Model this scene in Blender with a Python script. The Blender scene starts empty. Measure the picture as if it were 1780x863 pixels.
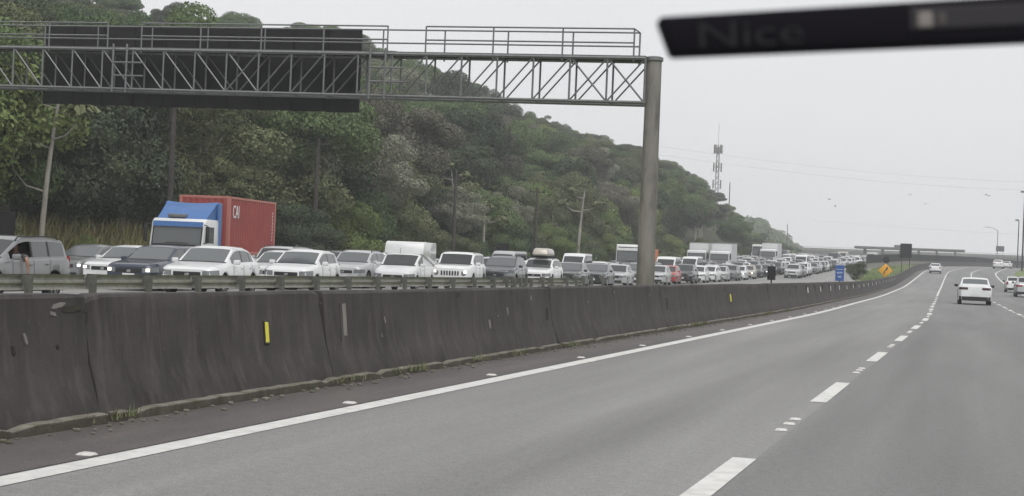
import bpy, bmesh, math, random
import numpy as np
from mathutils import Vector, Matrix

# ------------------------------------------------------------------ camera, world, sun, exposure
SC = bpy.context.scene
COL = SC.collection
R = math.radians
F_PX, HCAM = 2600.0, 1.30
ROLL = R(2.4)
YAW = math.atan(810 / 2600)
PITCH = math.atan((454 - 431.5) / F_PX * math.cos(ROLL))
_fw = Vector((-math.sin(YAW) * math.cos(PITCH), math.cos(YAW) * math.cos(PITCH), math.sin(PITCH)))
_r0 = Vector((math.cos(YAW), math.sin(YAW), 0))
_u0 = _r0.cross(_fw)
_r = _r0 * math.cos(ROLL) + _u0 * math.sin(ROLL)
_u = -_r0 * math.sin(ROLL) + _u0 * math.cos(ROLL)
cam_d = bpy.data.cameras.new('camera')
cam = bpy.data.objects.new('camera', cam_d)
COL.objects.link(cam)
cam.matrix_world = Matrix(((_r.x, _u.x, -_fw.x, 0), (_r.y, _u.y, -_fw.y, 0), (_r.z, _u.z, -_fw.z, HCAM), (0, 0, 0, 1)))
cam_d.sensor_width = 36.0
cam_d.lens = F_PX / 1780 * 36
cam_d.clip_start = 0.05
cam_d.clip_end = 5000
cam_d.dof.use_dof = True
cam_d.dof.focus_distance = 60
cam_d.dof.aperture_fstop = 16
SC.camera = cam

SUN_EL, SUN_AZ = R(58), R(150)
w = bpy.data.worlds.new('World'); SC.world = w; w.use_nodes = True
nt = w.node_tree; nt.nodes.clear()
sky = nt.nodes.new('ShaderNodeTexSky'); sky.sky_type = 'NISHITA'; sky.sun_disc = False
sky.sun_elevation = SUN_EL; sky.sun_rotation = SUN_AZ
hs = nt.nodes.new('ShaderNodeHueSaturation'); hs.inputs['Saturation'].default_value = 0.12
mixw = nt.nodes.new('ShaderNodeMix'); mixw.data_type = 'RGBA'; mixw.inputs[0].default_value = 0.86
tcw = nt.nodes.new('ShaderNodeTexCoord'); nzw = nt.nodes.new('ShaderNodeTexNoise')
nzw.inputs['Scale'].default_value = 2.2; nzw.inputs['Detail'].default_value = 4
rpw = nt.nodes.new('ShaderNodeValToRGB')
rpw.color_ramp.elements[0].position = 0.3; rpw.color_ramp.elements[1].position = 0.75
rpw.color_ramp.elements[0].color = (7.55, 7.6, 7.72, 1); rpw.color_ramp.elements[1].color = (8.3, 8.32, 8.38, 1)
bg = nt.nodes.new('ShaderNodeBackground'); bg.inputs['Strength'].default_value = 0.07
ow = nt.nodes.new('ShaderNodeOutputWorld')
L = nt.links.new
L(sky.outputs[0], hs.inputs['Color']); L(hs.outputs[0], mixw.inputs[6])
L(tcw.outputs['Generated'], nzw.inputs['Vector']); L(nzw.outputs[0], rpw.inputs[0]); L(rpw.outputs[0], mixw.inputs[7])
L(mixw.outputs[2], bg.inputs['Color']); L(bg.outputs[0], ow.inputs['Surface'])

sun_d = bpy.data.lights.new('sun', 'SUN'); sun_d.energy = 1.3; sun_d.angle = R(50); sun_d.color = (1, 0.97, 0.93)
sun = bpy.data.objects.new('sun', sun_d); COL.objects.link(sun)
sun.rotation_euler = (R(90) - SUN_EL, 0, R(180) - SUN_AZ)
SC.view_settings.view_transform = 'Standard'; SC.view_settings.look = 'None'
SC.view_settings.exposure = 0.70; SC.view_settings.gamma = 1.0
SC.view_settings.use_curve_mapping = False
SC.render.engine = 'CYCLES'
SC.cycles.use_denoising = True
SC.cycles.max_bounces = 5; SC.cycles.diffuse_bounces = 3; SC.cycles.glossy_bounces = 3; SC.cycles.volume_bounces = 1
SC.cycles.use_adaptive_sampling = True

rnd = random.Random(7)
rng = np.random.default_rng(11)

# ------------------------------------------------------------------ alignment of the road (plan curve and height)
_cs = np.array([-60, 0, 45, 75, 140, 200, 235, 294, 350, 400, 500, 650, 900.])
_cx = np.array([0, 0, 0, -.5, -1.7, -2.5, -2.8, -.3, 6.5, 16.5, 46, 110, 240.])
_zs = np.array([-60, 0, 90, 146, 207, 234, 260, 294, 316, 360, 500, 900.])
_zz = np.array([0, 0, 0, .3, 1.5, 2.2, 2.84, 3.65, 3.95, 4.5, 5.0, 5.0])
def hermite(xs, ys):
    d = np.diff(ys) / np.diff(xs)
    m = np.zeros(len(xs)); m[0] = d[0]; m[-1] = d[-1]
    for i in range(1, len(xs) - 1):
        m[i] = 0 if d[i-1] * d[i] <= 0 else 2 * d[i-1] * d[i] / (d[i-1] + d[i])
    def f(x):
        i = int(np.clip(np.searchsorted(xs, x) - 1, 0, len(xs) - 2))
        h = xs[i+1] - xs[i]; t = (x - xs[i]) / h
        return float((2*t**3 - 3*t*t + 1)*ys[i] + (t**3 - 2*t*t + t)*h*m[i] + (-2*t**3 + 3*t*t)*ys[i+1] + (t**3 - t*t)*h*m[i+1])
    return f
cx = hermite(_cs, _cx); zp = hermite(_zs, _zz)
def head(s): return math.atan2(-(cx(s + .5) - cx(s - .5)), 1.0)      # z rotation of the road direction
def jam_z(off, s): return zp(s) - .03 - .012 * max(0., -off - 18)

# ------------------------------------------------------------------ helpers
def tag(o, label=None, cat=None, group=None, kind=None):
    if label: o['label'] = label
    if cat: o['category'] = cat
    if group: o['group'] = group
    if kind: o['kind'] = kind
    return o
def empty(name, loc=(0, 0, 0), rz=0, parent=None):
    o = bpy.data.objects.new(name, None); COL.objects.link(o)
    o.location = loc; o.rotation_euler = (0, 0, rz); o.empty_display_size = .3
    if parent: o.parent = parent
    return o
def place(name, mesh, parent=None, loc=(0, 0, 0), rz=0):
    o = bpy.data.objects.new(name, mesh); COL.objects.link(o)
    o.location = loc; o.rotation_euler = (0, 0, rz)
    if parent: o.parent = parent
    return o
class MB:
    def __init__(s): s.v = []; s.f = []
    def add(s, vs, fs):
        b = len(s.v); s.v += [tuple(p) for p in vs]; s.f += [tuple(i + b for i in f) for f in fs]; return s
    def box(s, c, d, rz=0, M=None):
        hx, hy, hz = d[0]/2, d[1]/2, d[2]/2
        ca, sa = math.cos(rz), math.sin(rz)
        vs = []
        for z in (-hz, hz):
            for x, y in ((-hx, -hy), (hx, -hy), (hx, hy), (-hx, hy)):
                p = Vector((c[0] + x*ca - y*sa, c[1] + x*sa + y*ca, c[2] + z))
                vs.append(M @ p if M else p)
        return s.add(vs, [(3, 2, 1, 0), (4, 5, 6, 7), (0, 1, 5, 4), (1, 2, 6, 5), (2, 3, 7, 6), (3, 0, 4, 7)])
    def rbox(s, c, d, b=.02, seg=2, taper=None, M=None):
        bm = bmesh.new(); bmesh.ops.create_cube(bm, size=1)
        for v in bm.verts:
            t = v.co.z + .5
            k = 1 if not taper else 1 + (taper - 1) * t
            v.co = Vector((v.co.x*d[0]*k, v.co.y*d[1]*k, v.co.z*d[2]))
        bmesh.ops.bevel(bm, geom=bm.edges[:], offset=b, segments=seg, affect='EDGES', profile=.5)
        for v in bm.verts:
            v.co += Vector(c)
            if M: v.co = M @ v.co
        bm.verts.index_update()
        s.add([v.co[:] for v in bm.verts], [[v.index for v in f.verts] for f in bm.faces]); bm.free(); return s
    def tube(s, pts, r, n=8, cap=True):
        pts = [Vector(p) for p in pts]
        rs = r if isinstance(r, (list, tuple)) else [r] * len(pts)
        rings = []; b = len(s.v)
        for i, p in enumerate(pts):
            t = (pts[min(i+1, len(pts)-1)] - pts[max(i-1, 0)])
            t = t.normalized() if t.length > 1e-9 else Vector((0, 0, 1))
            a = Vector((0, 0, 1)) if abs(t.z) < .9 else Vector((1, 0, 0))
            u = t.cross(a).normalized(); q = t.cross(u)
            for k in range(n):
                an = 2*math.pi*k/n
                s.v.append(tuple(p + (u*math.cos(an) + q*math.sin(an)) * rs[i]))
        for i in range(len(pts)-1):
            for k in range(n):
                s.f.append((b+i*n+k, b+i*n+(k+1) % n, b+(i+1)*n+(k+1) % n, b+(i+1)*n+k))
        if cap:
            s.f.append(tuple(b+k for k in reversed(range(n)))); e = b+(len(pts)-1)*n
            s.f.append(tuple(e+k for k in range(n)))
        return s
    def bar(s, a, b, w):                       # square member between two points
        return s.tube([a, b], w*.7071, 4)
    def lathe(s, prof, axis='x', n=24, c=(0, 0, 0)):
        b = len(s.v)
        for (r_, h) in prof:
            for k in range(n):
                an = 2*math.pi*k/n
                p = (h, r_*math.cos(an), r_*math.sin(an)) if axis == 'x' else (r_*math.cos(an), r_*math.sin(an), h)
                s.v.append((p[0]+c[0], p[1]+c[1], p[2]+c[2]))
        for i in range(len(prof)-1):
            for k in range(n):
                s.f.append((b+i*n+k, b+i*n+(k+1) % n, b+(i+1)*n+(k+1) % n, b+(i+1)*n+k))
        s.f.append(tuple(b+k for k in reversed(range(n)))); e = b+(len(prof)-1)*n
        s.f.append(tuple(e+k for k in range(n)))
        return s
    def mesh(s, name, mat=None, smooth=35, fix=True):
        me = bpy.data.meshes.new(name); me.from_pydata(s.v, [], s.f)
        if fix:
            bm = bmesh.new(); bm.from_mesh(me); bmesh.ops.recalc_face_normals(bm, faces=bm.faces[:]); bm.to_mesh(me); bm.free()
        if smooth:
            me.polygons.foreach_set('use_smooth', [True]*len(me.polygons)); me.set_sharp_from_angle(angle=R(smooth))
        if mat: me.materials.append(mat)
        return me
    def build(s, name, mat, parent=None, smooth=35, loc=(0, 0, 0), rz=0):
        return place(name, s.mesh(name, mat, smooth), parent, loc, rz)

def new_mat(name):
    m = bpy.data.materials.new(name); m.use_nodes = True
    return m, m.node_tree, m.node_tree.nodes['Principled BSDF']
def mat(name, col, rough=.5, metal=0, var=0., vscale=6., bump=0., bscale=60., coat=0., spec=None, emit=None, stretch=None, dirt=None, dscale=1.5, coord='Object'):
    m, t, p = new_mat(name); N = t.nodes.new; K = t.links.new
    p.inputs['Base Color'].default_value = (*col, 1); p.inputs['Roughness'].default_value = rough
    p.inputs['Metallic'].default_value = metal
    if coat: p.inputs['Coat Weight'].default_value = coat; p.inputs['Coat Roughness'].default_value = .06
    if spec is not None: p.inputs['Specular IOR Level'].default_value = spec
    if emit: p.inputs['Emission Color'].default_value = (*emit[:3], 1); p.inputs['Emission Strength'].default_value = emit[3]
    if var or bump or dirt:
        tc = N('ShaderNodeTexCoord'); vec = tc.outputs['Object']
        if coord == 'World': vec = N('ShaderNodeNewGeometry').outputs['Position']
        if stretch:
            mp = N('ShaderNodeMapping'); mp.inputs['Scale'].default_value = stretch; K(vec, mp.inputs['Vector']); vec = mp.outputs[0]
        base = None
        if var:
            nz = N('ShaderNodeTexNoise'); nz.inputs['Scale'].default_value = vscale; nz.inputs['Detail'].default_value = 6; nz.inputs['Roughness'].default_value = .65
            K(vec, nz.inputs['Vector'])
            rp = N('ShaderNodeValToRGB'); rp.color_ramp.elements[0].position = .3; rp.color_ramp.elements[1].position = .7
            rp.color_ramp.elements[0].color = (*[c*(1-var) for c in col], 1); rp.color_ramp.elements[1].color = (*[min(1, c*(1+var)) for c in col], 1)
            K(nz.outputs[0], rp.inputs[0]); base = rp.outputs[0]
        if dirt:
            n2 = N('ShaderNodeTexNoise'); n2.inputs['Scale'].default_value = dscale; n2.inputs['Detail'].default_value = 8; n2.inputs['Roughness'].default_value = .7
            K(vec, n2.inputs['Vector'])
            r2 = N('ShaderNodeValToRGB'); r2.color_ramp.elements[0].position = .48; r2.color_ramp.elements[1].position = .68
            K(n2.outputs[0], r2.inputs[0])
            mx = N('ShaderNodeMix'); mx.data_type = 'RGBA'
            K(r2.outputs[0], mx.inputs[0])
            if base: K(base, mx.inputs[6])
            else: mx.inputs[6].default_value = (*col, 1)
            mx.inputs[7].default_value = (*dirt, 1); base = mx.outputs[2]
        if base: K(base, p.inputs['Base Color'])
        if bump:
            n3 = N('ShaderNodeTexNoise'); n3.inputs['Scale'].default_value = bscale; n3.inputs['Detail'].default_value = 4
            K(tc.outputs['Object'] if coord != 'World' else vec, n3.inputs['Vector'])
            bp = N('ShaderNodeBump'); bp.inputs['Strength'].default_value = bump; bp.inputs['Distance'].default_value = .02
            K(n3.outputs[0], bp.inputs['Height']); K(bp.outputs[0], p.inputs['Normal'])
    return m

M = {}
def asphalt(name, col, brown=None):
    m, t, p = new_mat(name); N = t.nodes.new; K = t.links.new
    g = N('ShaderNodeNewGeometry')
    def noise(scale, st=(1, 1, 1), det=5, ro=.6):
        mp = N('ShaderNodeMapping'); mp.inputs['Scale'].default_value = st; K(g.outputs['Position'], mp.inputs['Vector'])
        n = N('ShaderNodeTexNoise'); n.inputs['Scale'].default_value = scale; n.inputs['Detail'].default_value = det; n.inputs['Roughness'].default_value = ro
        K(mp.outputs[0], n.inputs['Vector']); return n.outputs[0]
    def mr(v, a, b, lo, hi):
        x = N('ShaderNodeMapRange'); x.inputs[1].default_value = a; x.inputs[2].default_value = b; x.inputs[3].default_value = lo; x.inputs[4].default_value = hi
        K(v, x.inputs[0]); return x.outputs[0]
    def mul(a, b):
        x = N('ShaderNodeMath'); x.operation = 'MULTIPLY'; K(a, x.inputs[0]); K(b, x.inputs[1]); return x.outputs[0]
    v = mul(mr(noise(70, det=4, ro=.8), .3, .7, .5, 1.5), mr(noise(.5, (1, .1, 1)), .3, .7, .84, 1.14))
    v = mul(v, mr(noise(1.1, (1, .045, 1), 3), .35, .65, .88, 1.1))        # wear along the direction of travel
    v = mul(v, mr(noise(13, det=6, ro=.9), .34, .70, 1.22, .76))
    v = mul(v, mr(noise(.9, (1, .02, 1), 2), .55, .7, 1.0, .84))           # tyre-darkened wheel tracks
    v = mul(v, mr(noise(24, det=3, ro=.9), .57, .68, 1.0, .58))
    cm = N('ShaderNodeMix'); cm.data_type = 'RGBA'; cm.blend_type = 'MULTIPLY'; cm.inputs[0].default_value = 1
    if brown:
        c2 = N('ShaderNodeMix'); c2.data_type = 'RGBA'; c2.inputs[6].default_value = (*col, 1); c2.inputs[7].default_value = (*brown, 1)
        K(mr(noise(2.2, (1, .3, 1)), .4, .65, 0, 1), c2.inputs[0]); K(c2.outputs[2], cm.inputs[6])
    else: cm.inputs[6].default_value = (*col, 1)
    K(v, cm.inputs[7]); K(cm.outputs[2], p.inputs['Base Color'])
    p.inputs['Roughness'].default_value = .62
    bp = N('ShaderNodeBump'); bp.inputs['Strength'].default_value = .35; bp.inputs['Distance'].default_value = .008
    K(noise(140, det=2), bp.inputs['Height']); K(bp.outputs[0], p.inputs['Normal'])
    return m
M['asphalt'] = asphalt('dark_worn_asphalt', (.145, .145, .143))
M['asphalt_light'] = asphalt('pale_worn_asphalt', (.180, .179, .175))
M['asphalt_jam'] = asphalt('pale_asphalt', (.21, .21, .205))
M['shoulder'] = asphalt('dirty_shoulder_asphalt', (.078, .073, .071), (.105, .091, .084))
M['paint'] = mat('road_paint', (.58, .58, .56), .6, var=.12, vscale=5, dirt=(.44, .435, .42), dscale=6, coord='World')
M['concrete_dark'] = None
def barrier_mat():
    m, t, p = new_mat('sooty_barrier_concrete'); N = t.nodes.new; K = t.links.new
    g = N('ShaderNodeNewGeometry'); 
    def noise(scale, st, det=6):
        mp = N('ShaderNodeMapping'); mp.inputs['Scale'].default_value = st; K(g.outputs['Position'], mp.inputs['Vector'])
        n = N('ShaderNodeTexNoise'); n.inputs['Scale'].default_value = scale; n.inputs['Detail'].default_value = det; n.inputs['Roughness'].default_value = .65
        K(mp.outputs[0], n.inputs['Vector']); return n.outputs[0]
    def ramp(v, a, b, ca, cb):
        r_ = N('ShaderNodeValToRGB'); r_.color_ramp.elements[0].position = a; r_.color_ramp.elements[1].position = b
        r_.color_ramp.elements[0].color = (*ca, 1); r_.color_ramp.elements[1].color = (*cb, 1); K(v, r_.inputs[0]); return r_.outputs[0]
    def mix(f, a, b, bt='MIX', fac=None):
        x = N('ShaderNodeMix'); x.data_type = 'RGBA'; x.blend_type = bt
        if fac is None: K(f, x.inputs[0])
        else: x.inputs[0].default_value = fac
        K(a, x.inputs[6])
        if isinstance(b, tuple): x.inputs[7].default_value = (*b, 1)
        else: K(b, x.inputs[7])
        return x.outputs[2]
    c = ramp(noise(1.3, (1, 1, 1)), .3, .7, (.027, .0245, .0235), (.058, .052, .049))
    st = ramp(noise(7, (1, 1, .06), 5), .5, .76, (0, 0, 0), (.65, .65, .65))             # pale run-off streaks
    c = mix(st, c, (.10, .09, .083))
    st2 = ramp(noise(4, (1, 1, .1), 5), .52, .7, (0, 0, 0), (.75, .75, .75))          # soot streaks
    c = mix(st2, c, (.019, .016, .015))
    sp = ramp(noise(26, (1, 1, 1), 3), .68, .74, (0, 0, 0), (.6, .6, .6))             # chips
    c = mix(sp, c, (.12, .115, .11))
    K(c, p.inputs['Base Color']); p.inputs['Roughness'].default_value = .85
    bp = N('ShaderNodeBump'); bp.inputs['Strength'].default_value = .5; bp.inputs['Distance'].default_value = .01
    K(noise(30, (1, 1, 1)), bp.inputs['Height']); K(bp.outputs[0], p.inputs['Normal'])
    return m
M['barrier'] = barrier_mat()
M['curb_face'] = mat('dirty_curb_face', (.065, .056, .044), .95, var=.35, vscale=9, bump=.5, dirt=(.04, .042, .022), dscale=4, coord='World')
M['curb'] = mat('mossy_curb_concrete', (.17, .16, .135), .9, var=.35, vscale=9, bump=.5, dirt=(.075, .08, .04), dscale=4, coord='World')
M['joint_dirt'] = mat('joint_dirt', (.03, .028, .02), 1, var=.4, coord='World')
M['concrete'] = mat('weathered_concrete', (.19, .18, .165), .85, var=.22, vscale=3, bump=.3, dirt=(.10, .094, .085), dscale=2.2, stretch=(1, 1, .25), coord='World')
M['steel'] = mat('galvanised_steel', (.175, .18, .185), .55, .4, var=.2, vscale=8, coord='World')
M['rail'] = mat('dull_galvanised_rail', (.27, .262, .24), .55, .3, var=.25, vscale=5, coord='World')
M['post'] = mat('dull_steel_post', (.115, .113, .108), .6, .3, var=.25, vscale=9, coord='World')
M['signback'] = mat('dark_sign_back', (.016, .0155, .017), .8, spec=.2, var=.3, vscale=1.2, coord='World', dirt=(.026, .025, .025), dscale=.8)
M['black'] = mat('black_plastic', (.012, .012, .013), .55)
M['rubber'] = mat('tyre_rubber', (.018, .018, .018), .85)
M['rim'] = mat('wheel_rim', (.35, .35, .36), .35, .8)
M['glass'] = mat('tinted_glass', (.025, .029, .031), .06, spec=.6)
M['glass2'] = mat('clear_grey_glass', (.09, .10, .105), .08, spec=.7)  # lighter grey base colour stands in for sky reflected in the panes
M['lamp'] = mat('headlamp_lens', (.20, .21, .22), .1, .2)
M['lamp_on'] = mat('lit_headlamp', (.9, .88, .8), .2, emit=(1, .93, .8, 2.2))
M['lamp_amber'] = mat('lit_amber_lamp', (.9, .5, .2), .3, emit=(1, .45, .12, 1.2))
M['tail'] = mat('tail_lamp', (.28, .018, .016), .25)
M['tail_dark'] = mat('smoked_tail_lamp', (.05, .012, .014), .2)
M['plate'] = mat('number_plate', (.6, .6, .6), .5)
def paint(n, c, r_=.28, metal=0.):
    return mat('car_paint_' + n, c, r_, metal, var=.06, vscale=2, coat=.6)
PAINT = {
    'white': paint('white', (.66, .67, .68)), 'silver': paint('silver', (.46, .47, .48), .32, .35), 'grey': paint('grey', (.16, .165, .17), .3, .3),
    'black': paint('black', (.016, .017, .02), .22), 'darkblue': paint('dark_blue', (.03, .04, .065), .25, .2), 'red': paint('red', (.36, .03, .03)),
    'oldsilver': paint('old_silver', (.20, .205, .21), .35, .3), 'darkgrey': paint('dark_grey', (.055, .06, .068), .26, .3), 'beige': paint('beige', (.42, .39, .34), .3, .2)}
M['truck_white'] = mat('truck_white', (.64, .65, .66), .35, var=.08, vscale=1.5)
M['truck_blue'] = mat('truck_blue', (.05, .14, .36), .4, var=.12, vscale=1.2)
M['cont_red'] = mat('container_red', (.30, .055, .048), .6, var=.12, vscale=.8, dirt=(.27, .065, .055), dscale=1.2)
M['cont_edge'] = mat('container_frame', (.42, .16, .13), .6, var=.1)
M['orange'] = mat('orange_panel', (.52, .16, .05), .6, var=.15)
M['yellow'] = mat('yellow_reflector', (.62, .56, .03), .4, var=.15, vscale=25)
M['white_refl'] = mat('white_reflector', (.52, .51, .49), .6, var=.25, vscale=20)
M['blue_sign'] = mat('blue_sign_face', (.025, .085, .33), .5)
M['sign_white'] = mat('sign_white', (.75, .77, .8), .5)
M['sign_amber'] = mat('amber_sign_face', (.72, .36, .02), .5)
M['wood'] = mat('bark', (.11, .10, .085), .9, var=.35, vscale=5, bump=.4, stretch=(1, 1, .3))
M['pale_wood'] = mat('pale_bark', (.30, .285, .25), .9, var=.3, vscale=4, bump=.4, stretch=(1, 1, .3))
M['pole'] = mat('dark_timber_pole', (.05, .045, .04), .9, var=.3, vscale=4)
M['skin'] = mat('skin', (.36, .20, .14), .55)
M['shirt'] = mat('grey_shirt', (.10, .095, .09), .85, var=.15)
M['hair'] = mat('dark_hair', (.02, .016, .013), .7)
M['seat'] = mat('seat_cloth', (.03, .03, .032), .9)
M['soil'] = mat('forest_floor', (.05, .048, .03), 1, var=.4, vscale=.4, coord='World')
M['verge'] = mat('mown_grass', (.115, .16, .045), 1, var=.35, vscale=2.2, dirt=(.15, .155, .06), dscale=.5, coord='World', bump=.5, bscale=9)
M['field'] = mat('rough_ground', (.10, .115, .06), 1, var=.35, vscale=.05, coord='World')
def leaf(name, a, b, bsc=.5):
    m, t, p = new_mat(name); N = t.nodes.new; K = t.links.new
    oi = N('ShaderNodeObjectInfo'); g = N('ShaderNodeNewGeometry')
    n = N('ShaderNodeTexNoise'); n.inputs['Scale'].default_value = bsc; n.inputs['Detail'].default_value = 5; K(g.outputs['Position'], n.inputs['Vector'])
    ad = N('ShaderNodeMath'); ad.operation = 'MULTIPLY_ADD'; ad.inputs[1].default_value = .55; K(oi.outputs['Random'], ad.inputs[0]); 
    sb = N('ShaderNodeMath'); sb.operation = 'SUBTRACT'; sb.inputs[1].default_value = .28; K(n.outputs[0], sb.inputs[0]); K(sb.outputs[0], ad.inputs[2])
    mx = N('ShaderNodeMix'); mx.data_type = 'RGBA'; mx.inputs[6].default_value = (*a, 1); mx.inputs[7].default_value = (*b, 1); K(ad.outputs[0], mx.inputs[0])
    K(mx.outputs[2], p.inputs['Base Color']); p.inputs['Roughness'].default_value = .65; p.inputs['Specular IOR Level'].default_value = .25
    p.inputs['Subsurface Weight'].default_value = 0
    return m
LEAF = {'dark': leaf('leaf_dark', (.034, .052, .031), (.088, .115, .062)), 'mid': leaf('leaf_mid', (.054, .092, .038), (.13, .18, .068)),
        'olive': leaf('leaf_olive', (.078, .096, .046), (.155, .17, .082)), 'brown': leaf('leaf_brown', (.078, .078, .058), (.16, .152, .115)),
        'light': leaf('leaf_light', (.085, .13, .036), (.18, .225, .075)), 'pale': leaf('leaf_pale', (.14, .15, .105), (.26, .265, .20)),
        'straw': leaf('leaf_straw', (.115, .12, .048), (.235, .215, .095)), 'rust': leaf('leaf_rust', (.16, .08, .04), (.26, .14, .07))}
# ------------------------------------------------------------------ setting: ground, roads, verge
def srange(s0, s1):
    out = []; s = s0
    while s < s1 - 1e-6:
        out.append(s); s += 1.5 if s < 60 else (3 if s < 160 else 6)
    return out + [s1]
def strip(name, a_, b_, s0, s1, zf, m, nx=1, parent=None, kind='structure', thick=0):
    mb = MB(); ss = srange(s0, s1)
    for s in ss:
        a = a_(s) if callable(a_) else a_; b = b_(s) if callable(b_) else b_
        for i in range(nx + 1):
            o = a + (b - a) * i / nx
            mb.v.append((cx(s) + o, s, zf(o, s)))
    for j in range(len(ss) - 1):
        for i in range(nx):
            k = j*(nx+1) + i
            mb.f.append((k, k+1, k+nx+2, k+nx+1))
    o = place(name, mb.mesh(name, m, 0, fix=False), parent)
    if kind and not parent: tag(o, kind=kind)
    return o
g = MB(); g.add([(-800, -60, -.9), (800, -60, -.9), (800, 1100, -.9), (-800, 1100, -.9)], [(0, 1, 2, 3)])
tag(place('ground', g.mesh('ground', M['field'], 0, fix=False)), kind='structure')
strip('road', -5.12, -1.42, -8, 640, lambda o, s: zp(s), M['asphalt_light'], 3)
road = strip('road', -1.42, 8.2, -8, 640, lambda o, s: zp(s), M['asphalt'], 4)
shoulder = strip('road_shoulder', -6.5, -5.09, -8, 640, lambda o, s: zp(s) + .004, M['shoulder'], 2)
strip('embankment', 8.2, 22, -8, 640, lambda o, s: zp(s) - .01 - max(0, (o - 8.2)) / 13.8 * (zp(s) + .85), M['verge'], 3)
def jam_edge(s): return float(np.interp(s, [0, 75, 125, 165, 215, 270, 330, 640], [-18.3, -18.3, -11.2, -10.4, -12.5, -14.5, -10.5, -9.4]))
strip('median', jam_edge, -6.45, -8, 640, lambda o, s: zp(s) - .02 + .22 * math.sin(math.pi * min(1, max(0, (-o - 6.45) / (-jam_edge(s) - 6.45)))) * min(1, max(0, (s - 120) / 60)), M['verge'], 6)
jam_road = strip('oncoming_road', -37.2, jam_edge, 5, 640, lambda o, s: jam_z(o, s), M['asphalt_jam'], 4)
strip('verge', -46, -37.2, 5, 640, lambda o, s: jam_z(-37.2, s) - .02, M['verge'], 2)

def painted(name, off, wid, s0, s1, parent=road, m='paint', dz=.004):
    mb = MB(); n = max(1, int((s1 - s0) / (1.5 if s0 < 60 else 4)))
    for j in range(n + 1):
        s = s0 + (s1 - s0) * j / n
        mb.v += [(cx(s) + off - wid/2, s, zp(s) + dz), (cx(s) + off + wid/2, s, zp(s) + dz)]
    for j in range(n): mb.f.append((2*j, 2*j+1, 2*j+3, 2*j+2))
    return place(name, mb.mesh(name, M[m], 0, fix=False), parent)
painted('edge_line', -4.96, .2, -6, 600)
painted('edge_line', 5.45, .2, -6, 600)
for off in (-1.49, 1.93):
    for k in range(13): painted('lane_dash', off, .165, 7.4 + 8*k - (1.5 if off > 0 else 0), 10.4 + 8*k - (1.5 if off > 0 else 0))
    painted('lane_line', off, .15, 112 if off < 0 else 130, 600)
# raised road studs
sm = MB(); sm.add([(-.05, -.05, 0), (.05, -.05, 0), (.05, .05, 0), (-.05, .05, 0), (-.035, -.03, .014), (.035, -.03, .014), (.035, .03, .014), (-.035, .03, .014)],
                  [(4, 5, 6, 7), (0, 1, 5, 4), (1, 2, 6, 5), (2, 3, 7, 6), (3, 0, 4, 7)])
stud = sm.mesh('road_stud', M['white_refl'], 0)
for k in range(16):
    s = 4.05 + 4*k
    place('road_stud', stud, shoulder, (cx(s) - 5.17 + rnd.uniform(-.01, .01), s + rnd.uniform(-.05, .05), zp(s) + .005), head(s))
for k in range(10):
    for d in (0, .55, 1.0):
        s = 12.42 + 8*k + d
        place('road_stud', stud, road, (cx(s) - 1.49, s, zp(s) + .003), head(s))
        place('road_stud', stud, road, (cx(s) + 1.93, s - 1.5, zp(s - 1.5) + .003), head(s))

# ------------------------------------------------------------------ concrete median barrier (New-Jersey profile), segment by segment
bar = empty('concrete_barrier', (-6.33, 0, 0))
tag(bar, 'soot-stained dark concrete barrier running along the left edge of the road', 'barrier')
SEG = 4.15
def seg_mesh(seed):
    r_ = random.Random(seed); mb = MB(); L_ = SEG - .016
    ys = [-L_/2, -L_/2+.07, -L_/2+.22, -1.2, -.4, .4, 1.2, L_/2-.22, L_/2-.07, L_/2]
    prof = [(.30, 0), (.30, .075), (.205, .29), (.165, .42), (.115, .78), (.105, .90), (.085, .925)]
    chip_glint = [r_.choice((0, 0, .03, .05)), r_.choice((0, 0, .02, .045))]
    n = 2*len(prof)
    for j, y in enumerate(ys):
        e = chip_glint[0] if j < 2 else (chip_glint[1] if j > 7 else 0); edge = 1 if j in (0, 9) else .45
        row = []
        for (x, z) in prof:
            zz = z - e*edge * (1 if z > .85 else (.5 if z > .7 else 0)); xx = x - e*edge*.5 * (1 if z > .7 else 0)
            if z < .1 and j in (0, 9): xx -= r_.uniform(0, .05)
            row.append((xx + r_.uniform(-.004, .004), y + r_.uniform(-.003, .003), max(0, zz + (r_.uniform(-.004, .004) if z else 0))))
        for p in row: mb.v.append(p)
        for p in reversed(row): mb.v.append((-p[0], p[1], p[2]))
    for j in range(len(ys)-1):
        for k in range(n-1):
            mb.f.append((j*n+k, j*n+k+1, (j+1)*n+k+1, (j+1)*n+k))
    mb.f.append(tuple(range(n))); mb.f.append(tuple((len(ys)-1)*n + k for k in reversed(range(n))))
    return mb.mesh('barrier_segment', M['barrier'], 28)
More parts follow.
